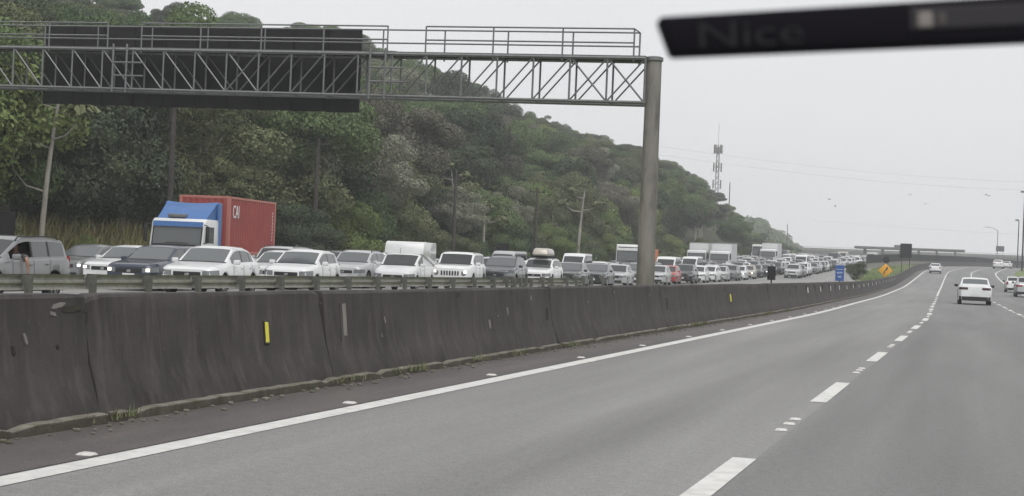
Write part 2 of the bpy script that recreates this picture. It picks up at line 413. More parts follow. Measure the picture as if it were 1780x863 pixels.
def curb_mesh(seed):
    r_ = random.Random(seed); mb = MB(); n = 26; lip = []
    for j in range(n + 1):
        y = -SEG/2 + .06 + (SEG-.12) * j / n
        h = .066 + r_.uniform(-.005, .004); wd = .075 + r_.uniform(-.007, .007)
        if r_.random() < .08: h *= .6; wd *= .75
        mb.v += [(.285, y, .0), (.285, y, h+.004), (.30+wd*.96, y, h), (.30+wd, y, h*.9), (.30+wd*1.03, y, 0)]; lip.append((y, h, wd))
    for j in range(n):
        for k in range(4): mb.f.append((j*5+k, j*5+k+1, j*5+k+6, j*5+k+5))
    mb.f += [(0, 1, 2, 3, 4), tuple(n*5+k for k in (4, 3, 2, 1, 0))]
    lb = MB()
    for y, h, wd in lip: lb.v += [(.29, y, h + .002), (.29, y, h + .014), (.30 + wd*.94, y, h + .011), (.30 + wd*1.02, y, h + .004), (.30 + wd*.98, y, h - .006)]
    for j in range(n):
        for k in range(4): lb.f.append((j*5+k, j*5+k+1, j*5+k+6, j*5+k+5))
    lb.f += [(0, 1, 2, 3, 4), tuple(n*5+k for k in (4, 3, 2, 1, 0))]
    return mb.mesh('base_curb', M['curb_face'], 25), lb.mesh('curb_lip', M['curb'], 40)
segs = [seg_mesh(i) for i in range(6)]; curbs = [curb_mesh(40 + i) for i in range(5)]
OFFB = -6.33
nseg = 0; s = 9.54 - SEG*3 + SEG/2
barrier_s = []
while s < 520:
    x = cx(s) + OFFB; slope = math.atan((zp(s+1) - zp(s-1)) / 2)
    o = place('segment', segs[rnd.randrange(6)], bar, (x + 6.33 + rnd.uniform(-.006, .006), s, zp(s) + rnd.uniform(-.008, .004)), head(s) + rnd.uniform(-.002, .002))
    o.rotation_euler.x = slope
    if s < 130:
        cm_ = curbs[rnd.randrange(5)]; q = place('base_curb', cm_[0], bar, (x + 6.33, s, zp(s)), head(s)); q.rotation_euler.x = slope; place('curb_lip', cm_[1], q)
    barrier_s.append(s); s += SEG
# dark backing in the joints, lapped between the segments
jm = MB(); jm.rbox((0, 0, .42), (.22, .1, .8), .02, 1); jmesh = jm.mesh('joint_filler', M['joint_dirt'], 0)
for s in barrier_s[:24]: place('joint_filler', jmesh, bar, (cx(s) + OFFB + 6.33, s + SEG/2, zp(s)), head(s))
# scars, dark pockets and reflectors on the barrier face (face leans back: x = -6.33 + .165 - (z-.42)*.139)
def on_face(s, z): return (cx(s) + .165 - (z - .42) * .139, s, zp(s) + z)
def face_patch(name, s, z, w_, h_, m, t=.012, tilt=0):
    mb = MB()
    if name in ('broken_edge', 'scar', 'drain_pocket'):          # ragged flat flake standing a few millimetres proud
        n = 11; rim = []
        for k in range(n):
            a = 2*math.pi*k/n; q = rnd.uniform(.72, 1.08) / max(abs(math.cos(a))**1.0, abs(math.sin(a)))**.75; rim.append((w_/2*q*math.cos(a), h_/2*q*math.sin(a)))
        mb.add([(.004, y, z_) for y, z_ in rim] + [(-.01, y, z_) for y, z_ in rim], [tuple(range(n)), tuple(reversed(range(n, 2*n)))] + [(k, (k+1) % n, n + (k+1) % n, n + k) for k in range(n)])
    else: mb.rbox((0, 0, 0), (t*2, w_, h_), min(t, w_, h_)*.35, 1)
    o = place(name, mb.mesh(name, m, 0), bar, on_face(s, z)); o.rotation_euler = (tilt, R(-7.9), head(s)); return o
face_patch('reflector', 12.40, .55, .10, .215, M['black'], .012, R(-3)); face_patch('reflector', 12.40, .552, .062, .19, M['yellow'], .019, R(-3))
face_patch('reflector', 39.37, .565, .11, .2, M['yellow'], .02)
for s in (60, 66.5, 72.5, 78.5, 84.5, 90.5, 96.5, 102.5, 108.5, 114.5, 121, 127.5, 134, 140.5, 147, 154, 161): face_patch('reflector', s, .63, .17, .22, M['white_refl'], .025)
face_patch('drain_pocket', 21.78, .52, .16, .21, M['joint_dirt'], .006, R(4)); face_patch('drain_pocket', 30.94, .53, .2, .25, M['joint_dirt'], .006)
face_patch('drain_pocket', 52.87, .6, .22, .22, M['joint_dirt'], .006)
face_patch('broken_edge', 9.2, .85, .17, .04, M['concrete'], .01, R(8)); face_patch('broken_edge', 9.13, .79, .08, .03, M['concrete'], .008, R(-10)); face_patch('broken_edge', 9.36, .82, .24, .045, M['joint_dirt'], .006, R(5))
face_patch('broken_edge', 13.87, .84, .2, .09, M['joint_dirt'], .008, R(-4)); face_patch('crack', 14.08, .6, .03, .46, M['joint_dirt'], .005, R(-4)); face_patch('crack', 14.20, .66, .09, .4, M['concrete'], .003, R(-4))
face_patch('broken_edge', 17.80, .85, .16, .07, M['joint_dirt'], .008); face_patch('scar', 18.95, .45, .07, .15, M['concrete'], .003); face_patch('scar', 19.79, .6, .05, .12, M['concrete'], .003)
face_patch('broken_edge', 25.76, .86, .18, .1, M['joint_dirt'], .008); face_patch('bolt', 8.65, .56, .03, .06, M['joint_dirt'], .008)
for k in range(26):
    face_patch('scar', rnd.uniform(7, 40), rnd.uniform(.4, .85), rnd.uniform(.015, .05), rnd.uniform(.02, .09), M['concrete'] if rnd.random() < .7 else M['joint_dirt'], .003, rnd.uniform(-.5, .5))

# ------------------------------------------------------------------ W-beam guardrail on the far side of the median
gr = empty('guardrail', (-17.2, 25, -.05))
tag(gr, 'dull galvanised W-beam guardrail on steel posts beyond the dark barrier', 'guardrail')
def gx(s): return -17.55 + .25 * min(1, max(0, (s - 20)/30)) + .4*max(0, (s-45)/25)
GZ = -.10
gp = MB(); gp.box((0, 0, .36), (.10, .14, .72)); gp.box((-.09, 0, .62), (.07, .12, .2)); gpm = gp.mesh('post', M['post'], 0)
for s in [16.2 + 2.17*k for k in range(18)] + [54.6, 55.5, 56.3, 57.0, 57.7, 59.3, 60.6, 62.9, 64.4, 65.6, 67.0, 69.0]:
    q = place('post', gpm, gr, (gx(s) + 17.2, s - 25, GZ + .06 + (.02 if s > 55 else 0)), 0)
    if s > 58: q.scale.z = 1.05 + (s - 58)*.012
prof = [(0, .0), (.035, .02), (.07, .07), (.07, .10), (.01, .135), (.01, .175), (.07, .21), (.07, .24), (.035, .29), (0, .31)]
def rail_piece(s0, s1):
    mb = MB(); n = len(prof)
    for s in (s0, s1):
        for (a, b) in prof: mb.v.append((gx(s) + 17.2 - .13 - a, s - 25, GZ + .47 + b - .03 + .05))
        for (a, b) in reversed(prof): mb.v.append((gx(s) + 17.2 - .13 - a - .004, s - 25, GZ + .47 + b - .03 + .05))
    for k in range(2*n): mb.f.append((k, (k+1) % (2*n), 2*n + (k+1) % (2*n), 2*n + k))
    mb.f += [tuple(range(2*n)), tuple(reversed(range(2*n, 4*n)))]
    return mb.build('rail_beam', M['rail'], gr, 20)
s = 14.03
while s < 62: rail_piece(s, s + 4.32); s += 4.34

# ------------------------------------------------------------------ sign gantry over the oncoming road
GY = 48.0
gan = empty('sign_gantry', (-10.35, GY, 0))
tag(gan, 'grey steel truss gantry with handrails on a round concrete column over the jam', 'gantry')
def gp_(X, dy, z): return (X + 10.35, dy, z + .0172 * (-10.6 - X))
cmb = MB(); cmb.lathe([(.31, -.2), (.29, 2), (.265, 5), (.25, 8.0)], 'z', 28); cmb.build('column', M['concrete'], gan, 40)
cmb = MB(); cmb.lathe([(.25, 8.0), (.30, 8.03), (.30, 8.14), (.22, 8.17)], 'z', 28); cmb.build('column_cap', M['steel'], gan, 40)
cmb = MB(); cmb.lathe([(.315, 0), (.315, 8.8)], 'z', 20, (gp_(-43, 0, 0)[0], 0, -.6)); cmb.build('column', M['concrete'], gan, 40)
Z0, Z1 = 6.62, 8.06; XR, XL = -10.55, -43.0; D0, D1 = -.42, .42
for dy in (D0, D1):
    for z, w_ in ((Z0, .075), (Z1, .085)):
        MB().bar(gp_(XR, dy, z), gp_(XL, dy, z), w_).build('chord', M['steel'], gan, 0)
PAN = 1.265; npan = int((XR - XL) / PAN)
for i in range(npan + 1):
    X = XR - i*PAN
    for dy in (D0, D1):
        MB().bar(gp_(X, dy, Z0), gp_(X, dy, Z1), .05).build('upright', M['steel'], gan, 0)
    MB().bar(gp_(X, D0, Z0), gp_(X, D1, Z0), .04).build('cross_brace', M['steel'], gan, 0); MB().bar(gp_(X, D0, Z1), gp_(X, D1, Z1), .04).build('cross_brace', M['steel'], gan, 0)
    if i == npan: break
    X2 = X - PAN
    for dy in (D0, D1):
        rising = i < 12                             # diagonals rise to the right on the column half
        a, b = (gp_(X2, dy, Z0), gp_(X, dy, Z1)) if rising else (gp_(X2, dy, Z1), gp_(X, dy, Z0))
        MB().bar(a, b, .04).build('diagonal', M['steel'], gan, 0)
        if i in (0, 1, 11) and dy == D0:
            MB().bar(gp_(X2, dy + .03, Z1), gp_(X, dy + .03, Z0), .045).build('diagonal', M['steel'], gan, 0)
wk = MB()
wk.add([gp_(XR, D0, Z1 + .05), gp_(XL, D0, Z1 + .05), gp_(XL, D1, Z1 + .05), gp_(XR, D1, Z1 + .05), gp_(XR, D0, Z1 + .09), gp_(XL, D0, Z1 + .09), gp_(XL, D1, Z1 + .09), gp_(XR, D1, Z1 + .09)],
       [(0, 1, 2, 3), (4, 5, 6, 7), (0, 1, 5, 4), (1, 2, 6, 5), (2, 3, 7, 6), (3, 0, 4, 7)])
wk.build('walkway', M['post'], gan, 0)
for dy, x0, x1, ph in ((D0, -10.95, -18.2, 0.), (D1, -10.95, XL, .35), (D0, -19.6, -29.2, 0.), (D0, -30.6, XL, .2)):
    for z in (8.56, 9.02):
        MB().bar(gp_(x0, dy, z), gp_(x1, dy, z), .04).build('handrail', M['steel'], gan, 0)
    n = max(2, round(abs(x1 - x0 - ph) / 2.35))
    for k in range(n + 1):
        X = x0 + (x1 - x0) * k / n
        MB().bar(gp_(X, dy, 7.95), gp_(X, dy, 9.02), .042).build('handrail_post', M['steel'], gan, 0)
MB().bar(gp_(-10.95, D0, 9.02), gp_(-10.95, D1, 9.02), .04).build('handrail', M['steel'], gan, 0)
for X in (-19.9, -30.0):                             # hatch ladders
    for dx in (-.28, .28): MB().bar(gp_(X + dx, D0 - .1, 6.5), gp_(X + dx, D0 - .1, 8.25), .06).build('ladder_stile', M['steel'], gan, 0)
    for k, z in enumerate((6.62, 7.1, 7.58)): MB().bar(gp_(X - .28, D0 - .1, z), gp_(X + .28 + (.7 if k else 0), D0 - .1, z), .045).build('rung', M['steel'], gan, 0)
# the sign: we see its dark back
sg = empty('road_sign', (-28.0, GY + .75, 6.9))
tag(sg, 'wide dark back of a direction sign hung on the gantry truss', 'sign')
SXL, SXR, SB, ST = -34.05, -21.05, 6.12, 9.06
NC = 10
for k in range(NC):
    a = SXL + (SXR - SXL)*k/NC; b = SXL + (SXR - SXL)*(k+1)/NC
    zt = .0172 * (-10.6 - (a+b)/2)
    MB().rbox(((a+b)/2 + 28.0, 0, (SB+ST)/2 + zt - 6.9), (b - a - .012, .05, ST - SB), .006, 1).build('panel', M['signback'], sg, 0)
    MB().box((b + 28.0 - .05, -.05, (SB+ST)/2 + zt - 6.9), (.06, .05, ST - SB - .06)).build('stiffener', M['signback'], sg, 0)
for z in (6.62, 8.06):
    for k in range(5):
        X = SXL + 1.2 + k*2.65
        MB().bar((X + 28, -.75 + D1 + .04, z + .0172*(-10.6 - X) - 6.9), (X + 28, -.03, z + .0172*(-10.6 - X) - 6.9), .05).build('bracket', M['steel'], sg, 0)
# ------------------------------------------------------------------ cars
CARS = {
 'sedan': dict(L=4.3, W=1.74, top=[(0, .76), (.05, .82), (.22, .86), (.7, .92), (1.2, .98), (1.92, 1.39), (2.25, 1.455), (2.9, 1.455), (3.3, 1.39), (3.82, 1.09), (4.15, 1.06), (4.27, 1.01), (4.3, .92)],
   belt=[(0, .70), (.1, .77), (.4, .82), (1.2, .90), (3.8, .98), (4.2, .95), (4.3, .84)], ws=(1.24, 1.9), rw=(3.33, 3.79), wins=[(1.52, 2.42), (2.5, 3.18), (3.24, 3.48)], wheels=(.82, 3.36), R=.31),
 'hatch': dict(L=3.9, W=1.70, top=[(0, .78), (.05, .84), (.2, .88), (.6, .94), (1.02, 1.0), (1.75, 1.40), (2.1, 1.475), (2.9, 1.47), (3.3, 1.42), (3.72, 1.06), (3.86, .98), (3.9, .88)],
   belt=[(0, .72), (.1, .79), (.4, .85), (1.0, .92), (3.4, 1.0), (3.8, .95), (3.9, .84)], ws=(1.06, 1.73), rw=(3.33, 3.68), wins=[(1.34, 2.22), (2.3, 3.0), (3.05, 3.28)], wheels=(.78, 3.2), R=.30),
 'suv': dict(L=4.25, W=1.79, top=[(0, .84), (.05, .92), (.22, .98), (.7, 1.04), (1.12, 1.10), (1.78, 1.52), (2.1, 1.60), (3.1, 1.62), (3.6, 1.57), (4.05, 1.14), (4.2, 1.05), (4.25, .92)],
   belt=[(0, .74), (.1, .85), (.4, .95), (1.1, 1.03), (3.7, 1.1), (4.1, 1.03), (4.25, .88)], ws=(1.16, 1.76), rw=(3.64, 4.0), wins=[(1.42, 2.38), (2.46, 3.2), (3.26, 3.62)], wheels=(.84, 3.42), R=.345, clad=True, rails=True),
 'boxy': dict(L=4.2, W=1.80, top=[(0, .93), (.05, 1.02), (.2, 1.07), (.7, 1.11), (1.1, 1.14), (1.62, 1.6), (1.9, 1.675), (3.3, 1.69), (3.85, 1.65), (4.1, 1.2), (4.18, 1.06), (4.2, .9)],
   belt=[(0, .82), (.1, .95), (.4, 1.03), (1.1, 1.08), (3.7, 1.13), (4.1, 1.08), (4.2, .9)], ws=(1.14, 1.6), rw=(3.88, 4.06), wins=[(1.34, 2.3), (2.38, 3.12), (3.2, 3.72)], wheels=(.82, 3.38), R=.35, clad=True, rails=True, rr=.82),
 'wagon': dict(L=4.25, W=1.72, top=[(0, .68), (.05, .75), (.22, .82), (.7, .90), (1.15, .97), (1.85, 1.40), (2.15, 1.47), (3.3, 1.49), (3.8, 1.45), (4.12, 1.06), (4.22, .97), (4.25, .86)],
   belt=[(0, .60), (.1, .70), (.4, .79), (1.15, .90), (3.9, .98), (4.2, .92), (4.25, .82)], ws=(1.2, 1.83), rw=(3.86, 4.08), wins=[(1.44, 2.32), (2.4, 3.05), (3.14, 3.8)], wheels=(.80, 3.32), R=.31, rails=True, rr=.80),
 'van': dict(L=4.15, W=1.66, top=[(0, .72), (.05, .80), (.2, .87), (.55, .95), (.9, 1.03), (1.62, 1.47), (1.85, 1.53), (2.0, 1.53), (4.1, 1.53), (4.15, 1.45)],
   belt=[(0, .64), (.1, .75), (.4, .86), (.9, .95), (2.0, 1.0), (4.1, 1.0), (4.15, .95)], ws=(.94, 1.58), rw=None, wins=[(1.22, 1.95)], wheels=(.74, 3.35), R=.30, rr=.86),
 'bigvan': dict(L=5.2, W=1.95, top=[(0, .95), (.05, 1.02), (.3, 1.12), (.8, 1.3), (1.6, 2.0), (1.9, 2.2), (5.1, 2.22), (5.2, 2.1)],
   belt=[(0, .85), (.1, .95), (.5, 1.08), (.9, 1.15), (5.1, 1.18), (5.2, 1.1)], ws=(.86, 1.56), rw=None, wins=[(1.3, 2.1), (2.3, 3.4), (3.5, 4.8)], wheels=(.95, 4.1), R=.34, rr=.86),
}
def prep(P):
    P = dict(P); P.setdefault('rr', .765)
    tx, tz = zip(*P['top']); bx, bz = zip(*P['belt'])
    P['ft'] = lambda d: float(np.interp(d, tx, tz)); P['fb'] = lambda d: float(np.interp(d, bx, bz))
    P['H'] = max(tz)
    def plan(d):
        e = min(d, P['L'] - d); r_ = .55
        f = 1.0 if e >= r_ else .80 + .20 * (1 - (1 - e/r_)**2.6)
        return P['W']/2 * f
    P['hw'] = plan
    return P
def section(P, d):
    L_, hw = P['L'], P['hw'](d); zt = P['ft'](d); zb = .20
    e = min(d, L_ - d); zb += .05 * max(0, 1 - e/.5)
    for wd in P['wheels']:
        ra = P['R'] + .055
        if abs(d - wd) < ra: zb = max(zb, P['R'] + math.sqrt(ra*ra - (d - wd)**2) - .0)
    belt = min(P['fb'](d), zt - .03)
    g = min(1, max(0, (zt - belt - .1) / max(.01, P['H'] - belt - .1)))
    hr = hw * (.84*(1-g) + P['rr']*g)
    b = (hw*.925, belt + .012); t = (hr, zt - .05*g - .014)
    lerp = lambda k: (b[0] + (t[0]-b[0])*k, b[1] + (t[1]-b[1])*k)
    zz = lambda z, k: max(z, zb + k)
    pts = [(hw*.90, zb), (hw*.972, zb + .025), (hw*.992, min(zz(.36, .04), belt - .2 if zb < .5 else 9)), (hw, zz(.58, .055)), (hw*.985, max(belt - .06, zb + .07)), (hw*.945, max(belt, zb + .09)),
           b, lerp(.1), lerp(.88), t, (hr*.90, zt - .018*g - .008), (hr*.5, zt - .003), (0, zt)]
    if zb > .5: pts[2] = (hw*.985, zb + .035)
    return pts
def car_parts(kind):
    P = prep(CARS[kind]); L_ = P['L']
    ds = set(np.round(np.arange(0, L_ + .001, .13), 3)) | {d for d, _ in P['top']} | {d for d, _ in P['belt']} | {.02, .1, .16, L_-.02, L_-.1, L_}
    for wd in P['wheels']:
        ra = P['R'] + .055
        for k in range(-8, 9): ds.add(round(wd + ra*math.sin(k/8*math.pi/2), 4))
    for a in ([P['ws']] if P['ws'] else []) + ([P['rw']] if P['rw'] else []) + P['wins']: ds |= set(a)
    ds.add(P['ws'][0] - .11)
    ds = sorted(d for d in ds if 0 <= d <= L_)
    q = [ds[0]]
    keep = {P['ws'][0] - .11} | {d for d, _ in P['top']} | set(P['ws']) | set(P['rw'] or ()) | {x for a in P['wins'] for x in a}
    for d in ds[1:]:
        if d - q[-1] > .018 or d in keep: q.append(d)
    ds = q; n = 13
    secs = [section(P, d) for d in ds]
    V = []
    for d, sec in zip(ds, secs):
        y = L_/2 - d
        V += [(x, y, z) for x, z in sec] + [(-x, y, z) for x, z in sec[:-1]]
    def idx(k, i, side): return k*25 + (i if side > 0 or i == 12 else 13 + i)
    cls = {}
    def put(c, f): cls.setdefault(c, []).append(f)
    for k in range(len(ds)-1):
        dm = (ds[k] + ds[k+1]) / 2
        for i in range(12):
            for sd in (1, -1):
                f = (idx(k, i, sd), idx(k, i+1, sd), idx(k+1, i+1, sd), idx(k+1, i, sd))
                c = 'body'
                if i >= 10 and P['ws'][0] < dm < P['ws'][1]: c = 'windscreen'
                elif i >= 9 and P['ws'][0] - .11 < dm < P['ws'][0]: c = 'cowl'
                elif i >= 10 and P['rw'] and P['rw'][0] < dm < P['rw'][1]: c = 'rear_window'
                elif i == 7:
                    for j, (a, b) in enumerate(P['wins']):
                        if a < dm < b: c = ('side_window', j, sd)
                    if c == 'body' and P['wins'][0][1] < dm < P['wins'][-1][0]: c = 'pillar_trim'
                elif i < (2 if P.get('clad') else 1): c = 'sill'
                put(c, f)
    put('body', tuple([idx(0, i, 1) for i in range(13)] + [idx(0, i, -1) for i in reversed(range(12))]))
    k = len(ds) - 1
    put('body', tuple([idx(k, i, 1) for i in range(13)] + [idx(k, i, -1) for i in reversed(range(12))]))
    parts = []
    def sub(faces):
        mp = {}; mb = MB()
        for f in faces:
            g_ = []
            for v in f:
                if v not in mp: mp[v] = len(mb.v); mb.v.append(V[v])
                g_.append(mp[v])
            mb.f.append(tuple(g_))
        return mb
    for c, fs in cls.items():
        nm = c if isinstance(c, str) else c[0]
        parts.append((nm, c, sub(fs), {'body': 'PAINT', 'windscreen': 'glass', 'rear_window': 'glass', 'pillar_trim': 'black', 'sill': 'black', 'cowl': 'black'}.get(nm, 'glass')))
    # ---- wrapped patches on the two ends
    def outline(end):
        pts = [(0., 0.)]; 
        dd = ds if end == 'front' else [L_ - d for d in reversed(ds)]
        hws = [P['hw'](d if end == 'front' else L_ - d) for d in dd]
        out = [(hws[0]*.999, 0.)]
        for d, h in zip(dd, hws):
            if d < 1.3: out.append((h, d))
        return hws[0], out
    def wf(z, belt): return float(np.interp(z, [.22, .36, .58, belt - .06, belt], [.972, .992, 1, .985, .945]))
    def patch(end, t0, t1, z0, z1, off=.012, n_=7, side=1):
        h0, out = outline(end); cum = [h0]
        for a, b in zip(out, out[1:]): cum.append(cum[-1] + math.hypot(b[0]-a[0], b[1]-a[1]))
        mb = MB(); ts = [t0 + (t1 - t0)*i/n_ for i in range(n_+1)]
        for i, t in enumerate(ts):
            u = i/n_
            za = z0(u) if callable(z0) else z0; zb_ = z1(u) if callable(z1) else z1
            ta = abs(t)
            if ta <= h0: x, d, nx, ny = ta, 0., 0., 1.
            else:
                x = float(np.interp(ta, cum, [o[0] for o in out])); d = float(np.interp(ta, cum, [o[1] for o in out]))
                x2 = float(np.interp(ta+.02, cum, [o[0] for o in out])); d2 = float(np.interp(ta+.02, cum, [o[1] for o in out]))
                tx, ty = x2 - x, -(d2 - d); l_ = math.hypot(tx, ty) or 1
                nx, ny = -ty/l_, tx/l_
                if ny < 0 and nx < 0: nx, ny = -nx, -ny
            belt = P['fb'](d if end == 'front' else L_ - d)
            for off_ in (off, -.03):
                for z in (za, zb_):
                    k_ = wf(z, belt) if ta > h0 else 1
                    X = (x*k_ + nx*off_) * (1 if t >= 0 else -1) * side
                    Y = (L_/2 - d + ny*off_) * (1 if end == 'front' else -1)
                    mb.v.append((X, Y, z))
        for i in range(n_):
            a = i*4; b = a + 4
            mb.f += [(a, a+1, b+1, b), (a+2, b+2, b+3, a+3), (a, b, b+2, a+2), (a+1, a+3, b+3, b+1)]
        mb.f += [(0, 2, 3, 1), (n_*4, n_*4+1, n_*4+3, n_*4+2)]
        return mb
    bf = P['fb'](.05); br = P['fb'](L_ - .05); h0 = P['hw'](0); zt = bf
    for sd in (1, -1):
        if kind == 'boxy':
            parts.append(('headlight', None, MB().lathe([(.115, 0), (.10, .03)], 'x', 16), 'LAMP' if sd > 0 else 'LAMP'))
            mb = parts[-1][2]; mb.v = [(v[1] + sd*.60, L_/2 + .0 + v[0]*.7 - .01, v[2] + bf - .14) for v in mb.v]
        else:
            parts.append(('headlight', None, patch('front', h0*.66, h0 + .36, lambda u: bf - .16 + .03*u, lambda u: bf - .015 + .035*u, side=sd), 'LAMP'))
        parts.append(('lamp_bulb', None, patch('front', h0*.84, h0*1.0, bf - .125, bf - .035, off=.018, n_=3, side=sd), 'LAMP'))
        tl = (h0*.52, h0 + .24, br - .10, br + .02) if kind in ('sedan', 'suv', 'boxy') else (h0*.86, h0 + .16, br - .16, br + .12)
        parts.append(('tail_light', None, patch('rear', *tl, side=sd), 'TAIL'))
        parts.append(('mirror', None, MB().rbox((sd*(P['W']/2 + .075), L_/2 - P['wins'][0][0] - .02, P['fb'](P['wins'][0][0]) + .085), (.2, .1, .14), .035, 2), 'MIRROR'))
    if kind == 'boxy':
        for k in range(7):
            xx = -.36 + .12*k
            parts.append(('grille_slot', None, MB().rbox((xx, L_/2 + .005, bf - .14), (.065, .04, .19), .012, 1), 'black'))
    else:
        parts.append(('grille', None, patch('front', -h0*.58, h0*.58, bf - .17, bf - .045, n_=8), 'black'))
        parts.append(('badge', None, MB().rbox((0, L_/2 + .012, bf - .12), (.13, .02, .075), .008, 1), 'rim'))
    parts.append(('air_intake', None, patch('front', -h0*.8, h0*.8, .27, .41, n_=8), 'black'))
    parts.append(('number_plate', None, MB().rbox((0, L_/2 + .018, .48), (.4, .02, .13), .004, 1), 'plate'))
    parts.append(('number_plate', None, MB().rbox((0, -L_/2 - .022, .50), (.4, .02, .13), .004, 1), 'plate'))
    parts.append(('rear_bumper', None, patch('rear', -h0 - .22, h0 + .22, .235, .43, n_=18), 'black'))
    parts.append(('underbody', None, MB().rbox((0, 0, .42), (P['W'] - .5, L_ - .45, .42), .05, 1), 'black'))
    if P.get('rails'):
        for sd in (1, -1):
            a, b = P['wins'][0][1] - .5, P['wins'][-1][1] - .1
            hx = P['hw'](2)*P['rr']*.93
            parts.append(('roof_rail', None, MB().tube([(sd*hx, L_/2 - a, P['ft'](a) - .02), (sd*hx, L_/2 - a - .12, P['ft'](a + .12) + .035), (sd*hx, L_/2 - b + .12, P['ft'](b - .12) + .035), (sd*hx, L_/2 - b, P['ft'](b) - .02)], .018, 6), 'black'))
    # door seams and handles
    for sd in (1, -1):
        for dd in [P['wins'][0][0] + .02] + [a[1] + .04 for a in P['wins'][:2]]:
            sc_ = section(P, dd)
            mb = MB(); mb.tube([(sd*(x + .001), L_/2 - dd, z) for x, z in sc_[2:6]], .006, 4)
            parts.append(('door_seam', None, mb, 'black'))
        for a in P['wins'][:2]:
            dd = a[1] - .12; parts.append(('door_handle', None, MB().rbox((sd*(P['hw'](dd) + .008), L_/2 - dd, P['fb'](dd) - .11), (.03, .16, .03), .008, 1), 'PAINT'))
    wh = []
    for wd in P['wheels']:
        for sd in (1, -1): wh.append((sd, sd*(P['W']/2 - .115), L_/2 - wd, P['R']))
    return P, parts, wh
def wheel_meshes(R_):
    t = MB(); t.lathe([(R_*.62, -.09), (R_*.9, -.1), (R_*.985, -.085), (R_, -.05), (R_, .05), (R_*.985, .085), (R_*.9, .1), (R_*.62, .09)], 'x', 22)
    r_ = MB(); r_.lathe([(R_*.62, .05), (R_*.62, .093), (R_*.57, .095), (R_*.55, .06), (R_*.14, .07), (R_*.12, .085), (.01, .085)], 'x', 20)
    for k in range(5):
        an = 2*math.pi*k/5
        r_.bar((.082, R_*.12*math.cos(an), R_*.12*math.sin(an)), (.082, R_*.58*math.cos(an), R_*.58*math.sin(an)), .05)
    return t.mesh('tyre', M['rubber'], 40), r_.mesh('rim', M['rim'], 40)
_cache = {}
def kind_data(kind):
    if kind in _cache: return _cache[kind]
    P, parts, wh = car_parts(kind)
    out = []
    for nm, c, mb, mk in parts:
        me = mb.mesh(nm, M.get(mk) or M['black'], 38); out.append((nm, c, me, mk))
    ty, ri = wheel_meshes(P['R'])
    # one joined mesh for copies too small to show their parts
    jb = MB(); mi = []; order = ['PAINT', 'glass', 'black', 'LAMP', 'TAIL', 'rubber', 'plate']
    def addj(mb, key):
        n0 = len(jb.f); jb.add(mb.v, mb.f); mi.extend([order.index(key)] * (len(jb.f) - n0))
    for nm, c, mb, mk in parts:
        if nm in ('door_seam', 'door_handle', 'badge', 'underbody', 'headlight'): continue
        addj(mb, {'MIRROR': 'PAINT', 'rim': 'black'}.get(mk, mk))
    for sd, x, y, z in wh:
        t = MB(); t.lathe([(P['R'], -.1), (P['R'], .1)], 'x', 12); t.v = [(v[0]+x, v[1]+y, v[2]+z) for v in t.v]; addj(t, 'rubber')
    jm_ = jb.mesh('car_' + kind, None, 38)
    for k in order: jm_.materials.append({'PAINT': PAINT['white'], 'LAMP': M['lamp'], 'TAIL': M['tail']}.get(k) or M[k])
    jm_.polygons.foreach_set('material_index', mi)
    _cache[kind] = (P, out, ty, ri, wh, jm_); return _cache[kind]
def set_mat(o, m, slot=0):
    o.material_slots[slot].link = 'OBJECT'; o.material_slots[slot].material = m
def car(kind, col, loc, rz, label, group=None, name='car', cat='car', lit=0, full=True, tail='tail', mirror=None, skip=(), glass=None, winmat=None, rx=0):
    P, parts, ty, ri, wh, jm_ = kind_data(kind)
    if not full:
        o = place(name, jm_, None, loc, rz); o.rotation_euler.x = rx; set_mat(o, PAINT[col])
        if lit: set_mat(o, M['lamp_on'] if lit == 1 else M['lamp_amber'], 3)
        return tag(o, label, cat, group)
    root = empty(name, loc, rz); root.rotation_euler.x = rx; tag(root, label, cat, group)
    for nm, c, me, mk in parts:
        if c in skip or nm in skip or (nm == 'lamp_bulb' and not lit): continue
        o = place(nm, me, root)
        if mk == 'PAINT': set_mat(o, PAINT[col])
        elif mk == 'MIRROR': set_mat(o, mirror or PAINT[col])
        elif mk == 'LAMP': set_mat(o, M['lamp'])
        if nm == 'lamp_bulb': set_mat(o, M['lamp_on'])
        elif mk == 'TAIL': set_mat(o, M[tail])
        elif mk == 'glass' and glass: set_mat(o, glass)
        if winmat and c in winmat: set_mat(o, winmat[c])
    for sd, x, y, z in wh:
        t = place('wheel', ty, root, (x, y, z), 0 if sd > 0 else math.pi); place('rim', ri, t)
    return root
def jam_pos(off, s): return (cx(s) + off, s, jam_z(off, s))
def rx_for(s, back): return 0
def jam_car(kind, col, off, sf, label, yaw=5, **k):
    """sf = distance along the road of the front bumper; the queue faces the camera"""
    L_ = CARS[kind]['L']; s = sf + L_/2
    sl = math.atan((zp(s+2) - zp(s-2)) / 4)
    return car(kind, col, jam_pos(off, s), math.pi + R(yaw) + head(s), label, k.pop('group', 'cars queuing on the oncoming road'), rx=-sl, **k)
